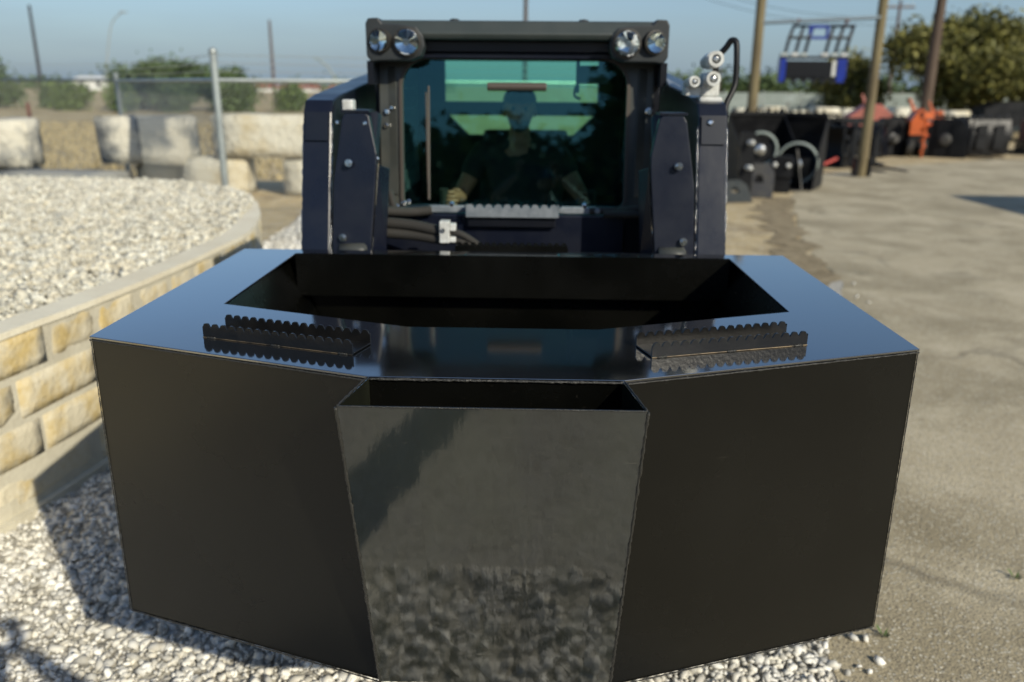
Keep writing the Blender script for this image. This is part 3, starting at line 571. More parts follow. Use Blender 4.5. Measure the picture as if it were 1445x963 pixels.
# roof: shell sloping at the front
bm = B(); prism(bm, [(-.575, y, z) for y, z in ((3.50, 2.075), (3.49, 2.095), (3.525, 2.146), (3.60, 2.152), (4.95, 2.158), (5.0, 2.12), (5.0, 2.07), (3.56, 2.072))], (1.15, 0, 0)); lp('cab_roof', bm, 'roof_grey', bevel=.006)
bm = B(); box(bm, -.56, .56, 3.555, 3.66, 2.03, 2.071); lp('roof_header', bm, 'navy_dark', bevel=.004)
bm = B(); box(bm, -.44, .44, 3.575, 3.60, 2.004, 2.029); lp('blind_roller', bm, 'navy', bevel=.006)
for x in (-.26, .27):
    bm = B(); lathe(bm, [(0, .02), (.006, .02), (.009, .008)], (x, 3.62, 2.151), (0, 0, 1), 14); lp('roof_plug', bm, 'rubber')
for sx in (-1, 1):
    # pod shell wrapping the roof corner, two round lamps
    pts = [(.602, 2.13), (.592, 2.150), (.55, 2.152), (.535, 2.132), (.46, 2.128), (.40, 2.120), (.373, 2.085), (.368, 2.045), (.385, 2.008), (.43, 1.992), (.55, 1.990), (.585, 1.985), (.602, 2.01)]
    bm = B(); prism(bm, [(sx*x, 3.475, z) for x, z in pts], (0, .12, 0)); pod = lp('light_pod', bm, 'interior', bevel=.006)
    bm = B(); box(bm, sx*.577, sx*.602, 3.48, 3.62, 1.90, 1.99); lp('pod_bracket', bm, 'navy_dark', pod)
    for (x, z, r, mm, fl) in ((.436, 2.062, .048, 'lamp_reflector', 0), (.545, 2.066, .040, 'lamp_dim', .35)):
        ax = Vector((sx*fl, -1, -.05)).normalized(); org = Vector((sx*x, 3.470, z))
        bm = B(); lathe(bm, [(-.03, r*1.12), (.010, r*1.16), (.012, r*1.02), (.004, r*1.0), (.003, .001)], org, ax, 28); h_ = lp('headlight', bm, 'rubber', pod)
        bm = B(); lathe(bm, [(.004-.014*(1-q/8)**1.3, max(.003, r*.97*q/8)) for q in range(9)], org+ax*.012, ax, 18)
        for v in bm.verts: v.co += Vector((random.uniform(-1, 1), random.uniform(-1, 1), random.uniform(-1, 1)))*.0022
        q_ = lp('headlight_reflector', bm, mm, pod)
        bm = B(); lathe(bm, [(.0, r*.97), (.006, r*.8), (.009, r*.4), (.0095, .002)], org+ax*.017, ax, 28); lp('headlight_lens', bm, 'lens', pod, smooth=True)
# wiper, handle, hanging sign inside the cab, roller bar
bm = B(); tube(bm, [(-.372, 3.545, 1.43), (-.371, 3.57, 1.66), (-.370, 3.60, 1.895)], [.006, .0055, .004], 6); box(bm, -.378, -.372, 3.55, 3.565, 1.44, 1.87, Matrix.Identity(4)); lp('wiper', bm, 'brown_plastic')
bm = B(); lathe(bm, [(0, .015), (.004, .017), (.242, .017), (.246, .015)], (-.123, 3.575, 1.895), (1, 0, 0), 14); lp('door_handle_bar', bm, 'brown_plastic', smooth=False)
for x in (-.105, .105):
    bm = B(); box(bm, x-.008, x+.008, 3.578, 3.61, 1.888, 1.902); lp('bar_mount', bm, 'rubber')
bm = B(); box(bm, .27, .40, 3.80, 3.83, 1.91, 1.985); box(bm, .255, .27, 3.79, 3.82, 1.87, 2.03); lp('cab_monitor', bm, 'headliner', bevel=.004)
bm = B(); tube(bm, spline([(.255, 3.80, 1.90), (.25, 3.8, 1.86), (.275, 3.79, 1.845)]), .006, 6); lp('monitor_cable', bm, 'rubber')
# seat and controls
bm = B(); box(bm, -.25, .25, 4.12, 4.62, .98, 1.07); seat = lp('seat', bm, 'interior', bevel=.03)
bm = B(); prism(bm, [(-.24, 4.53, 1.05), (-.24, 4.66, 1.05), (-.20, 4.74, 1.66), (-.20, 4.64, 1.67)], (.46, 0, 0)); lp('backrest', bm, 'interior', bevel=.02)
for sx in (-1, 1):
    bm = B(); box(bm, sx*.31, sx*.44, 4.0, 4.6, 1.0, 1.26); lp('control_console', bm, 'interior', bevel=.015)
    bm = B(); tube(bm, [(sx*.37, 4.06, 1.25), (sx*.36, 4.02, 1.33)], .012, 8); tube(bm, [(sx*.36, 4.02, 1.32), (sx*.355, 4.00, 1.42)], [.02, .023], 10); lp('joystick', bm, 'rubber')
# front below the window: ledge, steps, rails, front plate
bm = B(); prism(bm, [(-.545, 3.36, .62), (-.545, 3.30, 1.24), (-.545, 3.30, 1.405), (-.545, 3.44, 1.418), (-.545, 3.60, 1.40), (-.545, 3.60, .62)], (.985, 0, 0)); lp('front_plate', bm, 'navy', bevel=.006)
bm = B(); prism(bm, [(.444, 3.34, 1.02), (.444, 3.32, 1.405), (.444, 3.56, 1.40), (.444, 3.56, 1.02)], (.10, 0, 0)); lp('front_plate_corner', bm, 'navy_dark', bevel=.004)
bm = B(); box(bm, -.185, .165, 3.27, 3.298, 1.36, 1.40); st = lp('step_bracket', bm, 'navy_dark', bevel=.003)
bm = serrated(.365, .050, .034, .004); bmesh.ops.translate(bm, verts=bm.verts, vec=(-.190, 3.25, 1.402)); sr = lp('step_rail', bm, 'step_grey')
bm = B(); box(bm, -.190, .175, 3.2545, 3.34, 1.402, 1.408); lp('step_shelf', bm, 'step_grey', sr)
for x in (-.192, .170):
    bm = B(); prism(bm, [(x, 3.2545, 1.402), (x, 3.34, 1.402), (x, 3.34, 1.44), (x, 3.2545, 1.45)], (.006, 0, 0)); lp('step_end', bm, 'step_grey', sr)
for x0, x1 in ((-.345, -.20), (.185, .33)):
    bm = B(); box(bm, x0, x1, 3.30, 3.33, 1.41, 1.438); rl = lp('hinge_bar', bm, 'step_grey', bevel=.006)
    bm = B(); lathe(bm, [(0, .011), (.012, .011), (.016, .006)], ((x0*.35+x1*.65), 3.31, 1.438), (0, -.3, 1), 12); lp('bolt', bm, 'bolt')
    for x in (x0, x1):
        bm = B(); lathe(bm, [(0, .011), (.01, .011), (.013, .007)], (x, 3.298, 1.425), (0, -1, 0), 12); lp('bolt', bm, 'step_grey')
for x in (-.49, -.46, -.44):
    bm = B(); lathe(bm, [(0, .010), (.01, .010), (.013, .006)], (x, 3.42, 1.425+.012*math.sin(x*40)), (0, -1, .2), 10); lp('bolt', bm, 'bolt')
tread((-.212, 3.0), (.205, 3.0), .05, z=1.302, h=.036, pitch=.025, pf=lp, m='black_satin')
bm = B(); box(bm, -.80, .80, 2.937, 3.07, 1.27, 1.302); lp('hitch_crossbeam', bm, 'navy_dark', bevel=.005)
# hydraulic hoses crossing to a clamp
for i, (a, dz, r) in enumerate((((-.56, 3.16, 1.44), 0, .019), ((-.57, 3.14, 1.398), 0, .021), ((-.57, 3.13, 1.36), 0, .020))):
    e = [(-.40, 3.13, [1.428, 1.388, 1.350][i]), (-.29, 3.11, [1.400, 1.371, 1.338][i]), (-.20, 3.09, [1.378, 1.362, 1.332][i]), (-.12, 3.10, [1.315, 1.31, 1.30][i])]
    if i == 0: e = [(-.47, 3.2, 1.428), (-.40, 3.26, 1.418), (-.33, 3.28, 1.422)]
    bm = B(); tube(bm, spline([a]+e), [r]*((len(e))*8+1) if i == 0 else [r*(1 if k < 20 else .62) for k in range(len(e)*8+1)], 10); lp('hydraulic_hose', bm, 'hose', smooth=True)
bm = B(); tube(bm, spline([(.30, 3.30, 1.424), (.40, 3.30, 1.425), (.46, 3.24, 1.44), (.56, 3.2, 1.455)]), .014, 8); lp('hydraulic_hose', bm, 'hose', smooth=True)
bm = B(); tube(bm, spline([(.36, 3.28, 1.415), (.46, 3.22, 1.425), (.57, 3.2, 1.43)]), .014, 8); lp('hydraulic_hose', bm, 'hose', smooth=True)
bm = B(); tube(bm, spline([(-.53, 3.34, 1.44), (-.50, 3.30, 1.49), (-.485, 3.28, 1.45), (-.47, 3.26, 1.42)]), .014, 8); lp('hydraulic_hose', bm, 'hose', smooth=True)
bm = B(); box(bm, -.276, -.238, 3.065, 3.115, 1.330, 1.412); box(bm, -.238, -.215, 3.07, 3.11, 1.375, 1.402); box(bm, -.238, -.215, 3.07, 3.11, 1.332, 1.352); cl = lp('hose_clamp', bm, 'white_cast', bevel=.004)
bm = B(); lathe(bm, [(0, .009), (.005, .009)], (-.262, 3.066, 1.378), (0, -1, 0), 12); lp('bolt', bm, 'steel', cl)
# hydraulic couplers and guard on the arm
bm = B(); box(bm, .69, .775, 3.22, 3.33, 1.80, 1.865); box(bm, .70, .765, 3.24, 3.31, 1.865, 1.95); cb = lp('coupler_block', bm, 'white_cast', bevel=.008)
for (x, z, r, L) in ((.728, 1.992, .030, .11), (.728, 1.925, .028, .09), (.662, 1.915, .021, .08)):
    org = (x, 3.28, z); ax = (.02, -1, .05)
    bm = B(); lathe(bm, [(-.06, r*.8), (0, r*.8), (.004, r), (L*.7, r), (L*.72, r*.8), (L*.9, r*.8), (L*.92, r*.93), (L, r*.93), (L, r*.55), (L*.8, r*.5), (L*.8, .001)], org, ax, 24); q_ = lp('hydraulic_coupler', bm, 'white_cast', cb, smooth=False)
    bm = B(); lathe(bm, [(L*.81, r*.38), (L*.96, r*.36), (L*.98, r*.2)], org, ax, 16); lp('coupler_poppet', bm, 'steel', cb)
bm = B(); box(bm, .64, .70, 3.25, 3.32, 1.87, 1.90); lp('coupler_bracket', bm, 'white_cast', cb)
bm = B(); tube(bm, spline([(.757, 3.30, 1.86), (.758, 3.30, 1.99), (.790, 3.29, 2.045), (.803, 3.28, 2.066), (.818, 3.27, 2.060), (.822, 3.26, 2.02), (.824, 3.25, 1.93), (.815, 3.24, 1.89), (.79, 3.22, 1.84), (.784, 3.2, 1.79)], 5), .0115, 10); lp('coupler_guard', bm, 'black_iron', smooth=True)
bm = B(); plate(bm, [(.60, 3.52, 1.93), (.60, 3.4, 1.90), (.66, 3.4, 1.875), (.66, 3.52, 1.90)], .006); lp('arm_deflector', bm, 'step_grey')
# boom cross members, engine body behind the cab
bm = B(); box(bm, -.62, .62, 4.99, 5.9, .55, 1.52); lp('engine_cover', bm, 'navy_dark', bevel=.04)
bm = B(); box(bm, -.58, .58, 3.50, 5.1, .30, .66); lp('chassis', bm, 'navy_dark', bevel=.01)
for sx in (-1, 1):
    bm = B(); prism(bm, [(sx*.62, 4.75, .6), (sx*.62, 5.7, .6), (sx*.62, 5.5, 1.95), (sx*.62, 4.85, 1.95)], (sx*.05, 0, 0)); lp('arm_tower', bm, 'navy', bevel=.01)

# ------------------------------------------------------------------ people
def skin_mesh(verts, edges, radii, sub=2, root=0):
    me = bpy.data.meshes.new('tmp'); me.from_pydata([Vector(v) for v in verts], edges, []); o = bpy.data.objects.new('tmp', me); C.objects.link(o)
    md = o.modifiers.new('s', 'SKIN'); sb = o.modifiers.new('d', 'SUBSURF'); sb.levels = sub; sb.render_levels = sub
    for i, r in enumerate(radii): me.skin_vertices[0].data[i].radius = r if isinstance(r, tuple) else (r, r)
    me.skin_vertices[0].data[root].use_root = True
    dg = bpy.context.evaluated_depsgraph_get(); dg.update(); m2 = bpy.data.meshes.new_from_object(o.evaluated_get(dg)); bpy.data.objects.remove(o); bm = B(); bm.from_mesh(m2); return bm
def merge(dst, src):
    me = bpy.data.meshes.new('t'); src.to_mesh(me); src.free(); dst.from_mesh(me); bpy.data.meshes.remove(me)
def head_bm(loc, face):                                          # face = +1 looks to +y, -1 looks to -y
    bm = B(); bmesh.ops.create_uvsphere(bm, u_segments=32, v_segments=22, radius=1)
    for v in bm.verts:
        x, y, z = v.co; X, Y, Z = x*.076, y*.096, z*.118
        f = max(0, -y)
        if z < -.1: X *= 1-.30*min(1, (-z-.1)); Y *= 1-.12*(-z)
        if f > .3:
            Y += -.024*math.exp(-((x/.16)**2))*math.exp(-((z+.22)/.17)**2)*f           # nose
            Y += .010*math.exp(-(((abs(x)-.38)/.17)**2+((z-.02)/.13)**2))               # eye sockets
            Y += -.006*math.exp(-((x/.3)**2+((z+.55)/.07)**2)); Y += -.008*math.exp(-((x/.3)**2+((z+.86)/.16)**2))
            Y += -.006*math.exp(-(((z-.2)/.09)**2))*math.exp(-(x/.7)**2)
        v.co = Vector((X, Y, Z))
    for sx in (-1, 1):
        b2 = B(); bmesh.ops.create_uvsphere(b2, u_segments=10, v_segments=8, radius=1)
        for v in b2.verts: v.co = Vector((sx*.077+v.co.x*.008, .008+v.co.y*.018, -.01+v.co.z*.032))
        merge(bm, b2)
    if face > 0: bmesh.ops.rotate(bm, verts=bm.verts, matrix=Matrix.Rotation(math.pi, 3, 'Z'))
    bmesh.ops.translate(bm, verts=bm.verts, vec=loc); return bm
def hand_bm(w_, palm_dir, side, curl_dir, thumb_dir):
    """hand rooted at the wrist w_, fingers leave along palm_dir, spread along side, bend to curl_dir"""
    w_, d, s_, c_, t_ = Vector(w_), Vector(palm_dir).normalized(), Vector(side).normalized(), Vector(curl_dir).normalized(), Vector(thumb_dir).normalized()
    bm = B(); q = [w_-s_*.026, w_+s_*.026, w_+d*.085+s_*.040, w_+d*.09-s_*.040]; prism(bm, [p-c_*.012 for p in q], c_*.026); bmesh.ops.bevel(bm, geom=bm.edges[:], offset=.009, segments=2, affect='EDGES')
    for k, L in enumerate((.070, .080, .074, .058)):
        b = w_+d*.075+s_*(-.030+.020*k); tube(bm, [b, b+d*L*.45, b+d*L*.62+c_*L*.35, b+d*L*.45+c_*L*.75], [.0095, .009, .0085, .006], 8)
    b = w_+d*.025+t_*.022; tube(bm, [b, b+t_*.03+d*.025, b+t_*.03+d*.045+c_*.025], [.012, .0105, .007], 8); return bm
def person(loc, label, sh, el, wr, hand_d, hips, kn, an, neck, head, face, cat='person'):
    p = empty('person', loc); tag(p, label, cat); L = Vector(loc)
    def pp(name, bm, m, smooth=True): bmesh.ops.translate(bm, verts=bm.verts, vec=-L); return build(name, bm, m, p, smooth=smooth)
    pel = (Vector(hips[0])+Vector(hips[1]))/2; chest = (Vector(sh[0])+Vector(sh[1]))/2-Vector((0, 0, .06)); waist = pel.lerp(chest, .45)
    V = [pel, waist, chest, neck, Vector(head)-Vector((0, 0, .05))]+[sh[0], el[0], wr[0], sh[1], el[1], wr[1]]+[hips[0], kn[0], an[0], hips[1], kn[1], an[1]]
    E_ = [(0, 1), (1, 2), (2, 3), (3, 4), (2, 5), (5, 6), (6, 7), (2, 8), (8, 9), (9, 10), (0, 11), (11, 12), (12, 13), (0, 14), (14, 15), (15, 16)]
    rad = [(.12, .10), (.12, .09), (.135, .09), .055, .06, .062, .045, .030, .062, .045, .030, .095, .062, .042, .095, .062, .042]
    bm = skin_mesh(V, E_, rad); merge(bm, head_bm(head, face))
    for i, sx in ((0, -1), (1, 1)):
        merge(bm, hand_bm(wr[i], hand_d, (0, 0, 1) if abs(hand_d[2]) < .5 else (0, 1, 0), (-sx, 0, 0), (-sx*.6, 0, .6)))
    body = pp('body', bm, 'skin')
    hf = [Vector(sh[i]).lerp(Vector(el[i]), .62) for i in (0, 1)]
    bm = skin_mesh([pel, waist, chest, Vector(neck)-Vector((0, 0, .045)), sh[0], hf[0], sh[1], hf[1]], [(0, 1), (1, 2), (2, 3), (2, 4), (4, 5), (2, 6), (6, 7)], [(.155, .125), (.158, .125), (.178, .125), .07, .078, .068, .078, .068]); pp('tshirt', bm, 'tshirt')
    bm = skin_mesh([pel, hips[0], kn[0], an[0], hips[1], kn[1], an[1]], [(0, 1), (1, 2), (2, 3), (0, 4), (4, 5), (5, 6)], [(.155, .12), .108, .075, .062, .108, .075, .062]); pp('trousers', bm, 'denim')
    for i in (0, 1):
        a = Vector(an[i]); bm = B(); box(bm, a.x-.048, a.x+.048, a.y-.09 if face > 0 else a.y-.19, a.y+.19 if face > 0 else a.y+.09, a.z-.10, a.z-.01); bmesh.ops.bevel(bm, geom=bm.edges[:], offset=.025, segments=3, affect='EDGES'); pp('shoe', bm, 'rubber')
    # cap with bill
    H_ = Vector(head); bm = B(); bmesh.ops.create_uvsphere(bm, u_segments=28, v_segments=16, radius=1)
    bmesh.ops.delete(bm, geom=[v for v in bm.verts if v.co.z < -.02], context='VERTS')
    for v in bm.verts: v.co = Vector((v.co.x*.086, v.co.y*.104, v.co.z*.088+.035))
    bl = B(); rr = []
    for k in range(13): a = math.pi*(k/12); rr.append((.080*math.cos(a), -.085-.075*math.sin(a), .040-.012*math.sin(a)))
    prism(bl, rr, (0, 0, .006)); merge(bm, bl)
    if face > 0: bmesh.ops.rotate(bm, verts=bm.verts, matrix=Matrix.Rotation(math.pi, 3, 'Z'))
    bmesh.ops.translate(bm, verts=bm.verts, vec=H_); pp('cap', bm, 'cap_blue')
    for sx in (-1, 1):
        bm = B(); bmesh.ops.create_uvsphere(bm, u_segments=10, v_segments=8, radius=.012, matrix=Matrix.Translation(H_+Vector((sx*.030, face*.083, .004)))); pp('eye', bm, 'glass_dark')
    # short beard
    bm = B(); bmesh.ops.create_uvsphere(bm, u_segments=24, v_segments=14, radius=1); bmesh.ops.delete(bm, geom=[v for v in bm.verts if v.co.z > -.42 or v.co.y > .1], context='VERTS')
    for v in bm.verts: v.co = Vector((v.co.x*.066, v.co.y*.094, v.co.z*.125))
    if face > 0: bmesh.ops.rotate(bm, verts=bm.verts, matrix=Matrix.Rotation(math.pi, 3, 'Z'))
    bmesh.ops.translate(bm, verts=bm.verts, vec=H_); pp('beard', bm, 'hair')
    return p
driver = person((0, 4.35, .70), 'seated loader driver in a blue-grey cap and black t-shirt behind the green-tinted window',
    [(-.195, 4.42, 1.56), (.195, 4.42, 1.56)], [(-.31, 4.36, 1.34), (.32, 4.36, 1.36)], [(-.345, 4.11, 1.37), (.35, 4.11, 1.37)], (0, -1, .05),
    [(-.10, 4.40, 1.15), (.10, 4.40, 1.15)], [(-.16, 3.98, 1.14), (.16, 3.98, 1.14)], [(-.16, 3.85, .80), (.16, 3.85, .80)], (0, 4.42, 1.64), (0, 4.385, 1.785), -1)
photog = person((.16, -.10, 0), 'standing person with both arms raised, casting the shadow at lower left',
    [(-.02, -.14, 1.60), (.44, -.13, 1.62)], [(-.28, -.06, 1.68), (.58, -.05, 1.60)], [(-.06, -.06, 1.89), (.27, -.04, 1.88)], (0, 0, 1),
    [(.03, -.14, 1.0), (.20, -.14, 1.0)], [(-.05, -.12, .53), (.10, -.12, .53)], [(-.13, -.14, .11), (.02, -.14, .11)], (.20, -.14, 1.69), (.19, -.15, 1.83), 1)
hc = empty('handheld_camera', (.07, -.045, 1.93)); tag(hc, 'black handheld camera held up by the standing person', 'camera')
bm = B(); box(bm, -.065, .065, -.045, 0, -.045, .045); build('camera_body', bm, 'black_iron', hc, bevel=.006)
bm = B(); lathe(bm, [(0, .034), (.035, .036)], (0, 0, -.02), (0, 1, -.3), 20); build('camera_lens', bm, 'rubber', hc)

# ------------------------------------------------------------------ big quarry blocks
def rock(name, x0, x1, y0, y1, z0, z1, label, m='quarry', seed=0, amp=.05, group='quarry blocks lined up behind the fence', rz=0):
    bm = B(); cx_, cy_ = (x0+x1)/2, (y0+y1)/2; box(bm, x0-cx_, x1-cx_, y0-cy_, y1-cy_, 0, z1-z0)
    bmesh.ops.bevel(bm, geom=bm.edges[:], offset=.028, segments=2, affect='EDGES'); bmesh.ops.subdivide_edges(bm, edges=bm.edges[:], cuts=3, use_grid_fill=True)
    for v in bm.verts:
        q = v.co*1.6+Vector((seed*3.1, seed, 0)); v.co += Vector((noise.noise(q), noise.noise(q+Vector((5, 0, 0))), noise.noise(q+Vector((0, 5, 0)))))*amp*.6+Vector((noise.noise(q*4), noise.noise(q*4+Vector((3, 3, 0))), noise.noise(q*4+Vector((7, 0, 0)))))*amp*.4
    o = build(name, bm, m, smooth=True); o.location = (cx_, cy_, z0); o.rotation_euler.z = rz; return tag(o, label, 'stone block', group)
rock('stone_block', -7.50, -5.93, 14.5, 15.1, .52, 1.33, 'pale quarry block with a dark grey stained top, second from the left behind the fence', 'quarry_stained', 1, .07)
rock('stone_block', -5.45, -3.2, 14.45, 15.1, .665, 1.385, 'clean cream quarry block resting on two lower blocks, right of the galvanised post', 'quarry', 2, .04)
rock('stone_block', -10.3, -8.72, 14.4, 15.0, .44, 1.27, 'grey and cream mottled quarry block at the left edge behind the fence', 'quarry_stained', 6, .07)
rock('stone_block', -6.05, -4.95, 14.5, 15.1, -.02, .645, 'lower cream block under the joint beside the galvanised post', 'quarry', 3, .04)
rock('stone_block', -4.27, -2.7, 14.5, 15.4, -.02, .645, 'lower cream block standing nearest the loader arm', 'quarry', 4, .03)
rock('stone_block', -7.05, -6.25, 14.9, 15.6, .0, .50, 'tan shaded block tucked under the stained quarry block', 'quarry', 5, .03)
rock('stone_block', -9.0, -6.9, 13.7, 14.4, .12, .44, 'flat grey slab lying behind the planter gravel', 'concrete_dark', 7, .03)
rock('stone_block', -10.6, -9.05, 14.6, 15.4, -.02, .42, 'dark lower block under the mottled block at the left edge', 'concrete_dark', 8, .04)
# soft ground behind planter
# ------------------------------------------------------------------ chain link fence
fn = empty('chain_link_fence', (-3.645, 10, 0)); tag(fn, 'galvanised chain-link fence with top rail and barbed wire running behind the planter', 'fence')
def fp(name, bm, m, **k): bmesh.ops.translate(bm, verts=bm.verts, vec=(3.645, -10, 0)); return build(name, bm, m, fn, **k)
def post(x, y, h, r, m='galv'):
    bm = B(); lathe(bm, [(0, r), (h, r), (h+.02, r*1.25), (h+.05, r*1.15), (h+.07, r*.5)], (x, y, 0), (0, 0, 1), 14); return fp('fence_post', bm, m, smooth=False)
def mesh_panel(a, b, z0, z1, d=.07, r=.0019):
    a, b = Vector((*a, 0)), Vector((*b, 0)); L = (b-a).length; u = (b-a)/L; Hh = z1-z0; V = []; Fc = []; nrm = Vector((-u.y, u.x, 0))
    def strip(s0, w0, s1, w1, off):
        p0 = a+u*s0+Vector((0, 0, z0+w0))+nrm*off; p1 = a+u*s1+Vector((0, 0, z0+w1))+nrm*off; dd = (p1-p0).normalized(); sdn = dd.cross(nrm)
        k = len(V)
        for p in (p0, p1):
            for an in (0, 2.094, 4.189): V.append(tuple(p+(sdn*math.cos(an)+nrm*math.sin(an))*r))
        for i in range(3): j = (i+1) % 3; Fc.append((k+i, k+j, k+3+j)); Fc.append((k+i, k+3+j, k+3+i))
    n = int((L+Hh)/d)
    for k in range(n):
        s0 = k*d-Hh
        for sg in (1, -1):
            aa, bb = (s0, s0+Hh); t0 = max(0, -aa/Hh); t1 = min(1, (L-aa)/Hh)
            if t1 <= t0: continue
            if sg > 0: strip(aa+t0*Hh, t0*Hh, aa+t1*Hh, t1*Hh, r)
            else: strip(L-(aa+t0*Hh), t0*Hh, L-(aa+t1*Hh), t1*Hh, -r)
    bm = B(); vs = [bm.verts.new(v) for v in V]
    for f in Fc: bm.faces.new([vs[i] for i in f])
    o = fp('wire_mesh', bm, 'wire'); o['kind'] = 'stuff'; return o
A0, A1, A2, A3 = (-3.645, 10.0), (-7.75, 16.0), (-17.5, 17.5), (1.2, 11.2)
post(*A0, 2.22, .042); post(*A1, 2.0, .042); post(*A2, 2.0, .035); post(*A3, 2.2, .035); post(-12.6, 16.75, 2.0, .035)
for a, b, m_ in ((A0, A1, 'galv'), (A1, A2, 'rail_dark'), (A0, A3, 'galv')):
    bm = B(); tube(bm, [(*a, 1.93), (*b, 1.93)], .024, 8); fp('top_rail', bm, m_)
    mesh_panel(a, b, .04, 1.93)
    for k, z in enumerate((2.03, 2.12, 2.21)):
        bm = B(); a_, b_ = Vector((*a, z)), Vector((*b, z)); mid = (a_+b_)/2-Vector((0, 0, .02)); tube(bm, [a_, mid, b_], .0035, 4)
        n = int((b_-a_).length/.15)
        for q in range(n):
            p = a_.lerp(b_, (q+.5)/n); tube(bm, [p+Vector((-.01, .0, -.02)), p+Vector((.01, 0, .02))], .002, 3)
        fp('barbed_wire', bm, 'wire')
    bm = B(); tube(bm, [(*a, .10), (*b, .10)], .004, 4); fp('tension_wire', bm, 'wire')
bm = B(); lathe(bm, [(0, .05), (.3, .05), (.31, .03), (.36, .05), (.36, .03)], (-9.05, 13.3, .44), (0, 0, 1), 10)
bm.free()
rp = B(); box(rp, -.03, .03, -.03, .03, 0, 1.45); o = build('marker_stake', rp, 'rust', bevel=.004); o.location = (-11.0, 18.5, 0); tag(o, 'small rusty red stake in the field beyond the left fence', 'stake')

# ------------------------------------------------------------------ vegetation
def leaves(name, blobs, n, size, m, parent=None, shell=.5):
    """blobs: (x, y, z, rx, ry, rz); leaf-sized quads grouped in clumps through the crown"""
    vol = np.array([b[3]*b[4]*b[5] for b in blobs])**.7; vol /= vol.sum(); P = []
    for b, v in zip(blobs, vol):
        k = max(3, int(n*v/14)); d = rng.normal(size=(k, 3)); d /= np.linalg.norm(d, axis=1)[:, None]; rr = rng.uniform(shell, 1.06, k)[:, None]
        cc = np.array(b[:3])+d*rr*np.array(b[3:]); cc = np.repeat(cc, 14, 0)+rng.normal(scale=size*1.5, size=(k*14, 3)); P.append(cc)
    P = np.concatenate(P); k = len(P); Rm = rand_rot(k); q = np.array([[-1, -.55, 0], [1, -.55, 0], [1, .55, .25], [-1, .55, .25]])*.5
    v = np.einsum('nij,kj->nki', Rm, q)*(size*rng.uniform(.6, 1.3, k))[:, None, None]+P[:, None, :]
    f = np.arange(k*4).reshape(k, 4); return np_obj(name, v.reshape(-1, 3), f, m, parent)
def tree(name, x, y, h, r, label, cat='tree', m='leaf_oak', n=14000, size=.18, trunk=.22, group=None, seed=1, low=.32, multi=3):
    rs = random.Random(seed); t = empty(name, (x, y, 0)); tag(t, label, cat, group); bm = B()
    blobs = []
    for k in range(16 if r > 1.5 else 8):
        a = rs.uniform(0, 6.28); q = rs.uniform(.15, .78)*r; zz = rs.uniform(low+.1, .86)*h; zr = (1-abs(zz/h-.6)*1.1)
        blobs.append((q*math.cos(a)*zr*1.15, q*math.sin(a)*zr*1.15, zz, r*rs.uniform(.22, .42), r*rs.uniform(.22, .42), h*rs.uniform(.08, .17)))
    for k in range(multi):
        a = k*2.3+seed; lean = r*.28; b0 = (trunk*.6*math.cos(a), trunk*.6*math.sin(a), 0); p1 = (lean*.5*math.cos(a), lean*.5*math.sin(a), h*.3); p2 = (lean*math.cos(a+.3), lean*math.sin(a+.3), h*.6)
        tube(bm, spline([b0, p1, p2], 4), [trunk*(1-.07*i) for i in range(9)], 7)
        for b in blobs[k::multi]: tube(bm, [p1, ((p1[0]+b[0])*.5, (p1[1]+b[1])*.5, (p1[2]+b[2])*.5+.1), b[:3]], [trunk*.45, trunk*.25, trunk*.08], 5)
    build('trunk', bm, 'bark', t); leaves('crown', blobs, n, size, m, t); return t
tree('oak_tree', 18.9, 38, 5.0, 4.1, 'large round olive-green oak with many trunks behind the orange implements', n=23000, size=.17, seed=3, low=.22, multi=5)
tree('oak_tree', 25.8, 39, 4.4, 4.0, 'broad oak cut off by the right edge of the photo', n=22000, size=.17, seed=8, low=.2, multi=4)
tree('oak_tree', 14.3, 40, 3.5, 1.8, 'small yellowish tree left of the large oak', n=6000, size=.15, seed=5, low=.2, multi=2, trunk=.12)
lb = [(-28.1, 61, 3.1, 2.5, 'leafy bush left of centre with a twin round crown'), (-25.4, 60, 3.3, 2.6, 'taller round bush right of its twin'), (-22.6, 62, 2.7, 2.3, 'bush rising just left of the galvanised post')]
for i, (x, y, h, r, lab) in enumerate(lb): tree('bush', x, y, h, r, lab, 'bush', 'leaf_green', 6000, .22, .08, 'bushes across the dry field', 20+i, .1, 3)
for i, (x, y, h, r, lab) in enumerate([(-20.4, 58, 1.75, 1.3, 'low dark bush just right of the galvanised post'), (-31.6, 58, 1.75, 1.0, 'small bright green bush seen through the left fence'), (-27.7, 57, 1.6, .9, 'bright low bush behind the second fence post'), (-39.2, 62, 3.6, 2.2, 'dark tree cut by the left edge of the photo'), (-35.6, 63, 1.7, .8, 'lower dark bush next to the tree at the left edge'), (-24.0, 57, 1.7, 1.4, 'low bush left of the galvanised post'), (-17.0, 60, 1.5, .8, 'small pale bush left of the loader arm')]):
    tree('bush', x, y, h, r, lab, 'bush', 'leaf_bright' if i in (1, 2, 6) else 'leaf_green', 3500, .2, .07, 'bushes across the dry field', 40+i, .08, 2)
for i, (x, y, h, r, lab) in enumerate([(-8, -30, 5.2, 4.5, 'leafy oak standing behind the photographer on the left'), (-1, -36, 7.9, 4.4, 'leafy oak standing straight behind the photographer'), (6.2, -34, 13, 5.2, 'leafy oak behind the photographer on the right')]):
    tree('oak_tree', x, y, h, r, lab, n=9000, size=.5, seed=60+i, low=.15)
sb = [(x, 150+rng.uniform(-8, 8), 1.2, 4.5, 3, rng.uniform(1.2, 2.2)) for x in np.arange(22, 140, 4.5)]
o = leaves('far_scrub', sb, 14000, .8, 'leaf_green'); tag(o, 'distant line of green scrub behind the implement yard', 'scrub', kind='stuff')
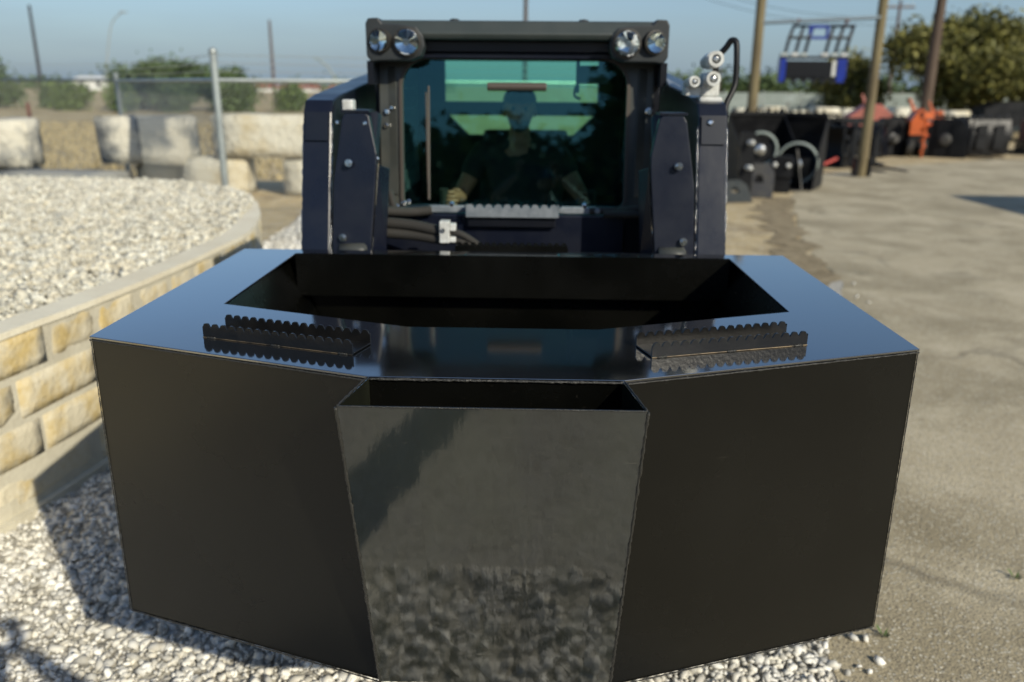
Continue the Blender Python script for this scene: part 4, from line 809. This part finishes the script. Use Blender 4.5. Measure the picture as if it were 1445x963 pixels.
sb = [(x, 230+rng.uniform(-8, 8), .6, 5.5, 3, rng.uniform(.7, 1.5)) for x in np.arange(-170, -20, 8)]
o = leaves('far_hedgerow', sb, 5000, .8, 'leaf_green'); tag(o, 'thin distant hedgerow along the left horizon', 'scrub', kind='stuff')
# dry grass tufts in the field behind the fence
x, y = scatter([(-26, 17), (-3, 17), (-4, 40), (-34, 40)], 22); k = len(x); hgt = rng.uniform(.05, .22, k)
v = np.zeros((k, 3, 3)); a = rng.uniform(0, 6.28, k); v[:, :, 0] = x[:, None]; v[:, :, 1] = y[:, None]; v[:, 0, 0] -= .05*np.cos(a); v[:, 0, 1] -= .05*np.sin(a); v[:, 1, 0] += .05*np.cos(a); v[:, 1, 1] += .05*np.sin(a); v[:, 2, 2] = hgt; v[:, 2, 0] += rng.normal(scale=.05, size=k)
M['straw'] = mat('dry_grass', (.34, .28, .155), .9, island=.15)
o = np_obj('dry_grass', v.reshape(-1, 3), np.arange(k*3).reshape(k, 3), 'straw'); tag(o, 'dry straw-coloured grass in the field behind the fence', 'grass', kind='stuff')
wd = B()
for k in range(14):
    a = random.uniform(0, 6.28); L = random.uniform(.015, .035); w2 = Vector((-math.sin(a), math.cos(a), 0))*.004; p = Vector((random.gauss(0, .008), random.gauss(0, .008), 0)); t = p+Vector((math.cos(a), math.sin(a), .8))*L; md_ = p.lerp(t, .5)
    f = [wd.verts.new(q) for q in (p, md_+w2, t, md_-w2)]; wd.faces.new(f)
o = build('weed', wd, 'weed'); o.location = (1.365, 2.56, .012); tag(o, 'tiny green weed in the pavement edge under the bucket corner', 'weed')
o2 = o.copy(); C.objects.link(o2); o2.location = (2.05, 2.95, .012); o2['label'] = 'tiny yellow-green weed in the asphalt right of the bucket'

# ------------------------------------------------------------------ poles and lamps, left distance
def upole(x, y, h, r, label, m='pole_far', arm=None, lean=0, n=10):
    t = empty('utility_pole', (x, y, 0)); tag(t, label, 'utility pole'); bm = B(); tube(bm, [(0, 0, 0), (lean, 0, h)], [r, r*.65], n); build('pole', bm, m, t)
    if arm:
        bm = B(); box(bm, -arm, arm, -.08, .08, h*.93, h*.93+.16); build('crossarm', bm, m, t)
        for q in (-.85, -.45, .45, .85):
            bm = B(); lathe(bm, [(0, .05), (.12, .07), (.2, .03)], (q*arm, 0, h*.93+.16), (0, 0, 1), 8); build('insulator', bm, 'white_cast', t)
    return t
upole(-52.0, 90, 9.4, .20, 'dark utility pole at the far left beyond the fence', 'cable')
upole(-27.2, 90, 8.1, .19, 'thin grey utility pole between the bushes and the loader')
upole(28.6, 70, 8.5, .17, 'distant utility pole with a crossarm behind the oak crown', arm=1.15)
upole(22.5, 105, 4.9, .12, 'faint far pole between the timber posts')
sl = empty('street_lamp', (-45.0, 90, 0)); tag(sl, 'faint street lamp with a curved arm in the far left sky', 'street lamp')
bm = B(); tube(bm, spline([(0, 0, 0), (.2, 0, 3), (1.0, 0, 6.6), (1.6, 0, 8.0), (2.6, 0, 8.75)]), .06, 6); build('pole', bm, 'wire', sl)
bm = B(); box(bm, 2.4, 3.1, -.15, .15, 8.72, 8.84); build('lamp_head', bm, 'wire', sl)
sl = empty('street_lamp', (-20.3, 90, 0)); tag(sl, 'faint leaning lamp post left of the loader arm', 'street lamp')
bm = B(); tube(bm, spline([(0, 0, 0), (-.1, 0, 1.5), (-.9, 0, 3.3), (-2.0, 0, 4.3)]), .10, 6); build('pole', bm, 'pale_metal', sl)
bm = B(); box(bm, -2.5, -1.9, -.12, .12, 4.28, 4.40); build('lamp_head', bm, 'pale_metal', sl)
for i, (a, b, lab) in enumerate((((2, 60, 11.8), (29.4, 71, 7.2), 'upper power line crossing the sky right of the cab'), ((2, 60, 11.2), (29.0, 71, 6.7), 'lower power line crossing the sky right of the cab'))):
    a, b = Vector(a), Vector(b); bm = B(); tube(bm, [a.lerp(b, k/12)-Vector((0, 0, 1.6*math.sin(math.pi*k/12))) for k in range(13)], .018, 4); o = build('power_line', bm, 'cable'); tag(o, lab, 'power line', 'power lines behind the cab')
upole(-.55, 60, 14.5, .17, 'tall brown timber pole rising behind the cab roof', 'timber_dark')
# far houses
def house(x, y, w_, d_, h, label, roof='roof_red', wall='white_wall', group='distant low houses along the horizon'):
    t = empty('house', (x, y, 0)); tag(t, label, 'house', group); bm = B(); box(bm, -w_/2, w_/2, -d_/2, d_/2, 0, h); build('wall', bm, wall, t)
    bm = B(); prism(bm, [(-w_/2-.4, -d_/2-.4, h+.01), (-w_/2-.4, d_/2+.4, h+.01), (-w_/2-.4, 0, h+.8)], (w_+.8, 0, 0)); build('roof', bm, roof, t)
    for k in range(max(1, int(w_/4))):
        bm = B(); xx = -w_/2+2+k*4; box(bm, xx-.5, xx+.5, -d_/2-.03, -d_/2+.02, .8, min(h-.2, 1.9)); build('window', bm, 'glass_dark', t)
house(-60.5, 205, 17, 8, .9, 'long low house with a red roof left of the loader', wall='white_wall'); house(-42, 210, 14, 8, .8, 'red-roofed house half hidden by the loader arm'); house(-80, 215, 12, 8, .8, 'small red-roofed house right of the bushes')
house(-103, 205, 11, 8, 2.4, 'white house with a pale roof seen above the left bush', 'white_wall')

# ------------------------------------------------------------------ timber frame with hanging grapple, right
for x, lab, top in ((4.885, 'left weathered timber post of the hanging frame', 4.6), (7.455, 'right weathered timber post of the hanging frame', 4.6)):
    t = empty('timber_post', (x, 19, 0)); tag(t, lab, 'post', 'timber posts of the hanging frame'); bm = B(); tube(bm, [(0, 0, 0), (.0, 0, 2.3), (.0, 0, top)], [.115, .105, .095], 14); build('pole', bm, 'timber', t)
    bm = B(); box(bm, -.17, -.11, -.12, .12, 0, .42); box(bm, .11, .17, -.12, .12, 0, .42); box(bm, -.17, .17, .12, .15, .02, .40); build('base_bracket', bm, 'black_iron', t)
bm = B(); tube(bm, [(4.9, 18.95, 3.22), (7.45, 18.95, 3.345)], .04, 10); o = build('crossbar', bm, 'pipe'); tag(o, 'grey steel pipe spanning the two timber posts and carrying the grapple', 'crossbar')
gr = empty('grapple_rake', (6.15, 19, 2.0)); tag(gr, 'black and blue root grapple hanging from the pipe between timber posts', 'grapple')
def gp_(name, bm, m, **k): return build(name, bm, m, gr, **k)
bm = B(); box(bm, -.62, .36, -.06, -.03, .12, .46); gp_('back_plate', bm, 'panel_black', bevel=.005)
for x0, x1 in ((-.76, -.64), (.47, .66)):
    bm = B(); box(bm, x0, x1, -.10, .10, .02, .50); gp_('side_plate', bm, 'blue', bevel=.01)
bm = B(); box(bm, .365, .45, -.065, -.035, .14, .46); gp_('warning_plate', bm, 'white_cast')
bm = B(); box(bm, -.76, .68, -.05, .05, .50, .555); box(bm, -.76, .68, -.04, .04, .07, .12); gp_('cross_tube', bm, 'black_iron', bevel=.008)
for k in range(7):
    x = -.66+k*.215; bm = B(); prism(bm, [(x, -.10, -.0), (x, .14, -.0), (x, .14, .10), (x, -.02, .13), (x, -.10, .10)], (.045, 0, 0)); gp_('lower_tooth', bm, 'black_iron')
for k, x in enumerate((-.70, -.48, -.28, .16, .37, .58)):
    bm = B(); pts = spline([(x, 0, .53), (x+.03, -.03, .75), (x+.08, -.02, .98), (x+.17, .10, 1.17), (x+.22, .2, 1.21)], 4)
    prism(bm, [p+Vector((0, -.03, 0)) for p in pts]+[p+Vector((0, .05-.03*i/len(pts), -.02)) for i, p in reversed(list(enumerate(pts)))], (.055, 0, 0)); gp_('tine', bm, 'black_iron')
    bm = B(); box(bm, x-.05, x+.09, -.06, .06, .555, .62); gp_('tine_bracket', bm, 'white_cast' if k % 2 else 'galv', bevel=.01)
for z, dx in ((.93, .06), (1.17, .17)):
    bm = B(); tube(bm, [(-.70+dx, -.02 if z < 1 else .09, z), (.62+dx, -.02 if z < 1 else .09, z)], .028, 8); gp_('tine_bar', bm, 'black_iron')
bm = B(); box(bm, -.19, .19, -.02, .05, 1.12, 1.185); box(bm, -.19, .19, -.05, .02, .90, .955); box(bm, -.20, -.13, -.04, .03, .90, 1.18); box(bm, .17, .22, -.04, .03, .90, 1.18); gp_('center_frame', bm, 'blue', bevel=.008)
for x in (-.45, .57):
    bm = B(); tube(bm, [(x, .05, 1.17), (x, -.0, 1.31)], .018, 6); bmesh.ops.create_icosphere(bm, subdivisions=1, radius=.05, matrix=Matrix.Translation((x, -.05, 1.27))); gp_('hanging_chain', bm, 'rust')
t = empty('timber_pole', (14.55, 32, 0)); tag(t, 'tall dark creosoted pole in front of the oak', 'pole'); bm = B(); tube(bm, [(0, 0, 0), (0, 0, 6.5)], [.21, .16], 14); build('pole', bm, 'timber_dark', t)

# ------------------------------------------------------------------ implement yard
def impl(name, x, y, rz, label, cat, group='black implements lined up in the yard'):
    t = empty(name, (x, y, 0), R(rz)); return tag(t, label, cat, group)
def yard_bucket(x, y, rz, w_, h, label, m='black_iron', tilt=0, teeth=False):
    t = impl('loader_bucket', x, y, rz, label, 'bucket'); d = h*.75
    prof = spline([(0, -d, .03), (0, -.1, .02), (0, .0, h*.15), (0, .05, h*.6), (0, -.08, h)], 4); inn = [p+Vector((0, -.02, .018)) for p in prof]
    bm = B(); prism(bm, [p+Vector((-w_/2, 0, 0)) for p in prof]+[p+Vector((-w_/2, 0, 0)) for p in reversed(inn)], (w_, 0, 0)); build('shell', bm, m, t)
    for sx in (-1, 1):
        bm = B(); prism(bm, [(sx*w_/2, p.y, p.z) for p in prof]+[(sx*w_/2, -d*.7, h*.55)], (sx*.02, 0, 0)); build('side_plate', bm, m, t)
    bm = B(); box(bm, -w_/2, w_/2, -.14, -.06, h-.01, h+.05); build('top_tube', bm, m, t); bm = B(); box(bm, -w_/2, w_/2, -d-.06, -d+.06, .0, .028); build('cutting_edge', bm, 'grey_iron', t)
    bm = B(); box(bm, -.40, -.12, .06, .10, h*.2, h*.85); box(bm, .12, .40, .06, .10, h*.2, h*.85); build('mount_plate', bm, m, t)
    for k in range(5 if not teeth else 8):
        xx = -w_/2+.08+k*(w_-.16)/((5 if not teeth else 8)-1); bm = B(); prism(bm, [(xx-.03, -.10, h+.04), (xx+.03, -.10, h+.04), (xx+.01, -.16, h+.13), (xx-.01, -.16, h+.13)], (0, .05, 0)); build('tooth', bm, m, t)
    return t
def hoop(x, y, rz, r, label, z0=0):
    t = impl('hose_reel', x, y, rz, label, 'hose reel'); bm = B(); tube(bm, [(r*math.cos(a), -.02, z0+r+r*math.sin(a)) for a in [2*math.pi*k/24 for k in range(25)]], .028, 8, cap=False); build('hose_loop', bm, 'pale_metal', t, smooth=True)
    bm = B(); box(bm, -.25, .25, .02, .34, .0, z0+r*1.25); build('drive_housing', bm, 'black_iron', t, bevel=.03)
    bm = B(); lathe(bm, [(0, .10), (.06, .10), (.08, .04)], (0, .0, z0+r*.95), (0, -1, 0), 14); build('hub', bm, 'steel', t); return t
def cutter(x, y, rz, w_, label, m='black_iron', up=True):
    t = impl('brush_cutter', x, y, rz, label, 'brush cutter'); bm = B()
    if up: prism(bm, [(-w_/2, 0, 0), (w_/2, 0, 0), (w_/2, 0, w_*.72), (w_*.3, 0, w_*.95), (-w_*.3, 0, w_*.95), (-w_/2, 0, w_*.72)], (0, .18, 0))
    else: box(bm, -w_/2, w_/2, -w_*.5, w_*.5, .05, .28)
    build('deck', bm, m, t, bevel=.015); bm = B(); lathe(bm, [(0, .17), (.10, .17), (.13, .10), (.22, .10)], (0, 0, w_*.45) if up else (0, 0, .28), (0, -1, 0) if up else (0, 0, 1), 18); build('motor', bm, 'grey_iron', t)
    for sx in (-1, 1):
        bm = B(); box(bm, sx*.18, sx*.24, -.05, -.001, .1, w_*.85) if up else box(bm, sx*.3, sx*.38, -w_*.5, w_*.5, .281, .36); build('rib', bm, m, t)
    return t
def fork_frame(x, y, rz, h, label, m='black_iron'):
    t = impl('fork_frame', x, y, rz, label, 'fork frame'); bm = B(); 
    for z in (.3, .62*h, h-.08): box(bm, -.6, .6, 0, .05, z, z+.08)
    for xx in (-.6, -.25, .2, .55): box(bm, xx, xx+.05, .051, .09, .25, h)
    build('frame', bm, m, t)
    for xx in (-.4, .32):
        bm = B(); prism(bm, [(xx, -.001, h*.8), (xx, -.04, h*.8), (xx, -.05, .10), (xx, -1.1, .04), (xx, -1.1, .02), (xx, -.001, .04)], (.10, 0, 0)); build('fork', bm, 'black_iron', t)
    return t
yard_bucket(4.45, 17.0, 12, 1.15, 1.40, 'tall rounded black bucket nearest the coupler guard')
yard_bucket(5.35, 17.3, -28, 1.25, 1.38, 'big black bucket whose pale side faces the pavement', teeth=True)
hoop(4.32, 15.9, -10, .30, 'curved pale hose loop on the black implement beside the loader arm', .5)
hoop(5.22, 16.5, -20, .38, 'larger curved hose loop in front of the big black bucket', .12)
cutter(4.15, 18.4, 5, 1.1, 'black upright deck behind the nearest bucket')
cutter(6.0, 20.5, -8, 1.2, 'black upright deck between the timber posts')
# hitch plates lying on the ground
def hplate(x, y, z, rz, rx, w_, h, m, label):
    t = empty('hitch_plate', (x, y, z), R(rz)); t.rotation_euler.x = R(rx); tag(t, label, 'hitch plate', 'loose hitch plates on the dirt'); bm = B()
    o_ = [(-w_/2, 0), (w_/2, 0), (w_/2, h*.75), (w_*.3, h), (-w_*.3, h), (-w_/2, h*.75)]; inn = [(-w_*.15, h*.42), (w_*.15, h*.42), (w_*.15, h*.55), (w_*.08, h*.66), (-w_*.08, h*.66), (-w_*.15, h*.55)]
    a = [bm.verts.new((x_, 0, z_)) for x_, z_ in o_]; b = [bm.verts.new((x_, 0, z_)) for x_, z_ in inn]
    for i in range(6): j = (i+1) % 6; bm.faces.new((a[i], a[j], b[j], b[i]))
    ex = bmesh.ops.extrude_face_region(bm, geom=bm.faces[:])
    for v in [q for q in ex['geom'] if isinstance(q, bmesh.types.BMVert)]: v.co.y += .02
    build('plate', bm, m, t); bm = B(); box(bm, -w_/2, -w_/2+.05, .02, .22, 0, h*.7); box(bm, w_/2-.05, w_/2, .02, .22, 0, h*.7); build('flange', bm, m, t); return t
hplate(4.10, 15.0, .02, -18, -30, .52, .66, 'grey_iron', 'grey hitch plate with a dark hole leaning on the dirt')
hplate(4.62, 16.0, .02, -25, -20, .40, .50, 'navy', 'dark blue plate behind the grey hitch plate')
hplate(3.62, 14.3, .02, 10, -48, .5, .5, 'pillar_grey', 'pale steel plate lying at the foot of the loader arm')
t = impl('drive_box', 4.75, 15.9, -15, 'small dark gearbox with a bright bolt by the hose loops', 'gearbox'); bm = B(); box(bm, -.2, .2, -.2, .2, .3, .68); build('housing', bm, 'black_iron', t, bevel=.03)
bm = B(); lathe(bm, [(0, .045), (.04, .045), (.06, .02)], (.12, -.2, .52), (0, -1, 0), 12); build('bolt', bm, 'white_cast', t)
bm = B(); lathe(bm, [(0, .045), (.04, .045), (.06, .02)], (-.12, -.2, .53), (0, -1, 0), 12); build('bolt', bm, 'white_cast', t)
bm = B(); box(bm, -.18, .18, -.15, .15, 0, .3); build('stand', bm, 'black_iron', t)
t = impl('coupler_head', 3.85, 14.9, -5, 'pair of bright steel pins right beside the loader arm', 'coupler')
for z in (.98, .55):
    bm = B(); lathe(bm, [(0, .04), (.10, .05), (.14, .03)], (0, 0, z), (.5, -1, 0), 12); build('pin', bm, 'white_cast', t)
bm = B(); box(bm, -.12, .12, .05, .12, 0, 1.15); build('upright', bm, 'black_iron', t, bevel=.02)
# second row
row = [(6.9, 23.2, 8, 'cutter', 'black deck in the second row behind the right timber post'), (7.7, 21.8, -14, 'bucket', 'black bucket right behind the red drawbar'), (8.6, 23.0, 10, 'forks', 'fork frame left of the right timber post'), (9.5, 24.6, -20, 'bucket', 'black bucket just right of the right timber post'),
       (10.5, 24.9, 15, 'cutter', 'black deck below the orange implement'), (11.3, 25.6, -12, 'bucket', 'black bucket below the second orange implement'), (12.3, 26.2, 5, 'forks', 'fork frame below the dark pole'), (13.1, 26.8, 18, 'bucket', 'blue-black bucket near the end of the row'), (14.0, 27.4, -10, 'cutter', 'last low black deck at the right end of the row'),
       (8.1, 25.4, 12, 'bucket', 'black bucket in the back row between post and fork frame'), (9.9, 27.2, -6, 'bucket', 'black bucket in the back row under the faded red mower'), (6.3, 22.4, -15, 'forks', 'fork frame just right of the big black bucket'),
       (7.2, 26.5, 25, 'cutter', 'back-row black deck seen over the red drawbar'), (9.0, 27.0, -25, 'forks', 'back-row fork frame left of the faded red mower'), (10.9, 28.2, 12, 'bucket', 'back-row black bucket between the red and orange mowers'), (11.9, 24.6, -30, 'cutter', 'black deck lying in front of the dark pole'),
       (12.6, 25.0, 35, 'forks', 'fork frame right in front of the small orange mower'), (13.6, 25.5, -18, 'bucket', 'front black bucket near the right end of the row'), (8.2, 21.0, 24, 'forks', 'fork frame standing nearest the right timber post')]
for i, (x, y, a, kd, lab) in enumerate(row):
    if kd == 'cutter': cutter(x, y, a, 1.15, lab, 'black_iron')
    elif kd == 'bucket': yard_bucket(x, y, a+[160, -30, 200][i % 3], 1.2, .82+.12*(i % 3), lab, 'navy_dark' if i in (3, 7) else 'black_iron', teeth=i % 2 == 0)
    else: fork_frame(x, y, a, 1.15, lab)
def orange_impl(x, y, label, m, w_, h, kind):
    t = impl('tractor_mower', x, y, random.uniform(-15, 15), label, 'mower', 'orange and red implements'); bm = B()
    prism(bm, [(-w_/2, -.4, .62), (w_/2, -.4, .62), (w_/2, -.4, h*.78), (w_*.2, -.4, h), (-w_*.1, -.4, h*.98), (-w_/2, -.4, h*.75)], (0, .8, 0)); build('hood', bm, m, t, bevel=.05)
    bm = B(); tube(bm, [(-.1, 0, h*.95), (-.25, 0, h+.28)], [.06, .03], 8); build('chute', bm, m, t)
    bm = B(); box(bm, -w_/2, w_/2, -.5, .5, .28, .6); build('deck', bm, 'black_iron', t, bevel=.03)
    for sx in (-1, 1):
        bm = B(); lathe(bm, [(-.09, .2), (-.09, .28), (.09, .28), (.09, .2)], (sx*w_*.42, -.3, .28), (1, 0, 0), 18); build('wheel', bm, 'rubber', t)
orange_impl(10.35, 26.5, 'faded red mower with a peaked hood behind the right timber post', 'faded_red', 1.25, 1.45, 0)
orange_impl(11.25, 25.2, 'narrow upright orange mower in front of the dark pole', 'orange', .42, 1.35, 1)
orange_impl(12.9, 27.6, 'small orange mower just right of the dark pole', 'orange', .4, 1.25, 2)
t = impl('post_auger', 11.15, 24.3, 0, 'bright orange auger standing below the narrow orange mower', 'auger', 'orange and red implements'); bm = B(); tube(bm, [(0, 0, 0), (0, 0, 1.15)], [.02, .05], 8)
for k in range(30):
    a = k*.7; z = .05+k*.034; r = .05+.14*k/30; v = [bm.verts.new(p) for p in ((0, 0, z), (r*math.cos(a), r*math.sin(a), z), (r*math.cos(a+.75), r*math.sin(a+.75), z+.034), (0, 0, z+.034))]; bm.faces.new(v)
build('auger_screw', bm, 'orange', t); bm = B(); box(bm, -.15, .15, -.12, .12, 1.10, 1.28); build('gearbox', bm, 'orange', t, bevel=.03)
t = empty('drawbar', (6.95, 20.2, .0), R(20)); tag(t, 'red triangular drawbar lying in front of the right timber post', 'drawbar'); bm = B(); tube(bm, [(-.45, -.2, .05), (.35, -.1, .30)], .04, 8); tube(bm, [(-.45, -.2, .05), (.35, .35, .12)], .04, 8); tube(bm, [(.35, -.1, .30), (.35, .35, .12)], .035, 8); build('frame', bm, 'red', t)
bm = B(); lathe(bm, [(0, .05), (.07, .06), (.1, .02)], (-.47, -.2, .0), (0, 0, 1), 12); build('hitch_ball_cup', bm, 'red', t)
# trailer and rusty skid box
t = empty('utility_trailer', (18.6, 33.5, 0), R(-6)); tag(t, 'black flatbed trailer with a rounded cover parked under the oak', 'trailer'); bm = B(); box(bm, -2.6, 2.6, -.9, .9, .55, .68); box(bm, -2.6, 2.6, -.9, -.85, .68, .85); build('bed', bm, 'black_iron', t)
bm = B(); prism(bm, [(-1.3, -.7, .69), (2.4, -.7, .69), (2.4, -.7, 1.15), (1.6, -.7, 1.45), (-.7, -.7, 1.45), (-1.3, -.7, 1.2)], (0, 1.4, 0)); build('cover', bm, 'black_iron', t, bevel=.08)
for xx in (-.6, .3):
    bm = B(); lathe(bm, [(-.1, .2), (-.1, .33), (.1, .33), (.1, .2)], (xx, -.95, .33), (0, 1, 0), 18); build('wheel', bm, 'rubber', t)
t = empty('skid_tank', (15.5, 26.2, 0), R(-8)); tag(t, 'rust-brown box on black skids at the right edge', 'box'); bm = B(); box(bm, -.45, .75, -.4, .4, .42, 1.02); build('box_body', bm, 'rust', t, bevel=.03)
bm = B(); box(bm, -.5, .8, -.42, .42, .06, .41); build('skid_frame', bm, 'black_iron', t, bevel=.02); bm = B(); box(bm, -.95, -.5, -.06, .06, .03, .14); build('tow_bar', bm, 'black_iron', t)
# pale block wall and fence behind
for i in range(9):
    x = 7.6+i*.98; rock('limestone_cube', x, x+.9-.05*(i % 3), 32, 32.8, -.02, 1.16+.08*math.sin(i*2.3), ['first', 'second', 'third', 'fourth', 'fifth', 'sixth', 'seventh', 'eighth', 'ninth'][i]+' pale limestone cube from the left in the row behind the implements', 'quarry', 20+i, .03, 'limestone cubes behind the implements')
bf = empty('yard_fence', (16, 45, 0)); tag(bf, 'long pale grey-green fence behind the implement yard', 'fence')
for k in range(16):
    bm = B(); box(bm, -8+k*2.0, -8+k*2.0+1.94, -.03, .03, .1, 1.62+.02*(k % 3)); 
    build('panel', bm, 'pale_metal', bf)
    bm = B(); box(bm, -8.03+k*2.0, -7.97+k*2.0-.005, -.05, .05, 0, 1.75); build('post', bm, 'galv', bf)
# small wooden sign on the horizon between the posts
sg = empty('yard_sign', (9.2, 31, 0)); tag(sg, 'small white sign on a thin post seen below the grapple', 'sign'); bm = B(); box(bm, -.02, .02, -.02, .02, 0, 1.7); build('post', bm, 'pole_far', sg); bm = B(); box(bm, -.2, .2, -.04, -.021, 1.42, 1.66); build('board', bm, 'pale_metal', sg)

# ------------------------------------------------------------------ shop building to the right, its roof corner shades the pavement
sh_ = empty('metal_shop', (12.1, 10.4, 0)); tag(sh_, 'tall pale metal shop building beyond the right edge, shading the pavement', 'building')
bm = B(); box(bm, 0, 14, -26, 0, 0, 4.0); build('wall', bm, 'pale_metal', sh_)
bm = B(); box(bm, -.02, 14.1, -26.1, .02, 4.003, 4.08); build('roof', bm, 'roof_grey', sh_)
for k in range(4):
    bm = B(); box(bm, -.05, -.003, -5.5-k*6, -2-k*6, 0, 3.1); build('roll_door', bm, 'white_wall', sh_)
print('objects', len(bpy.data.objects), 'tris', sum(sum(len(p.vertices)-2 for p in me.polygons) for me in bpy.data.meshes))
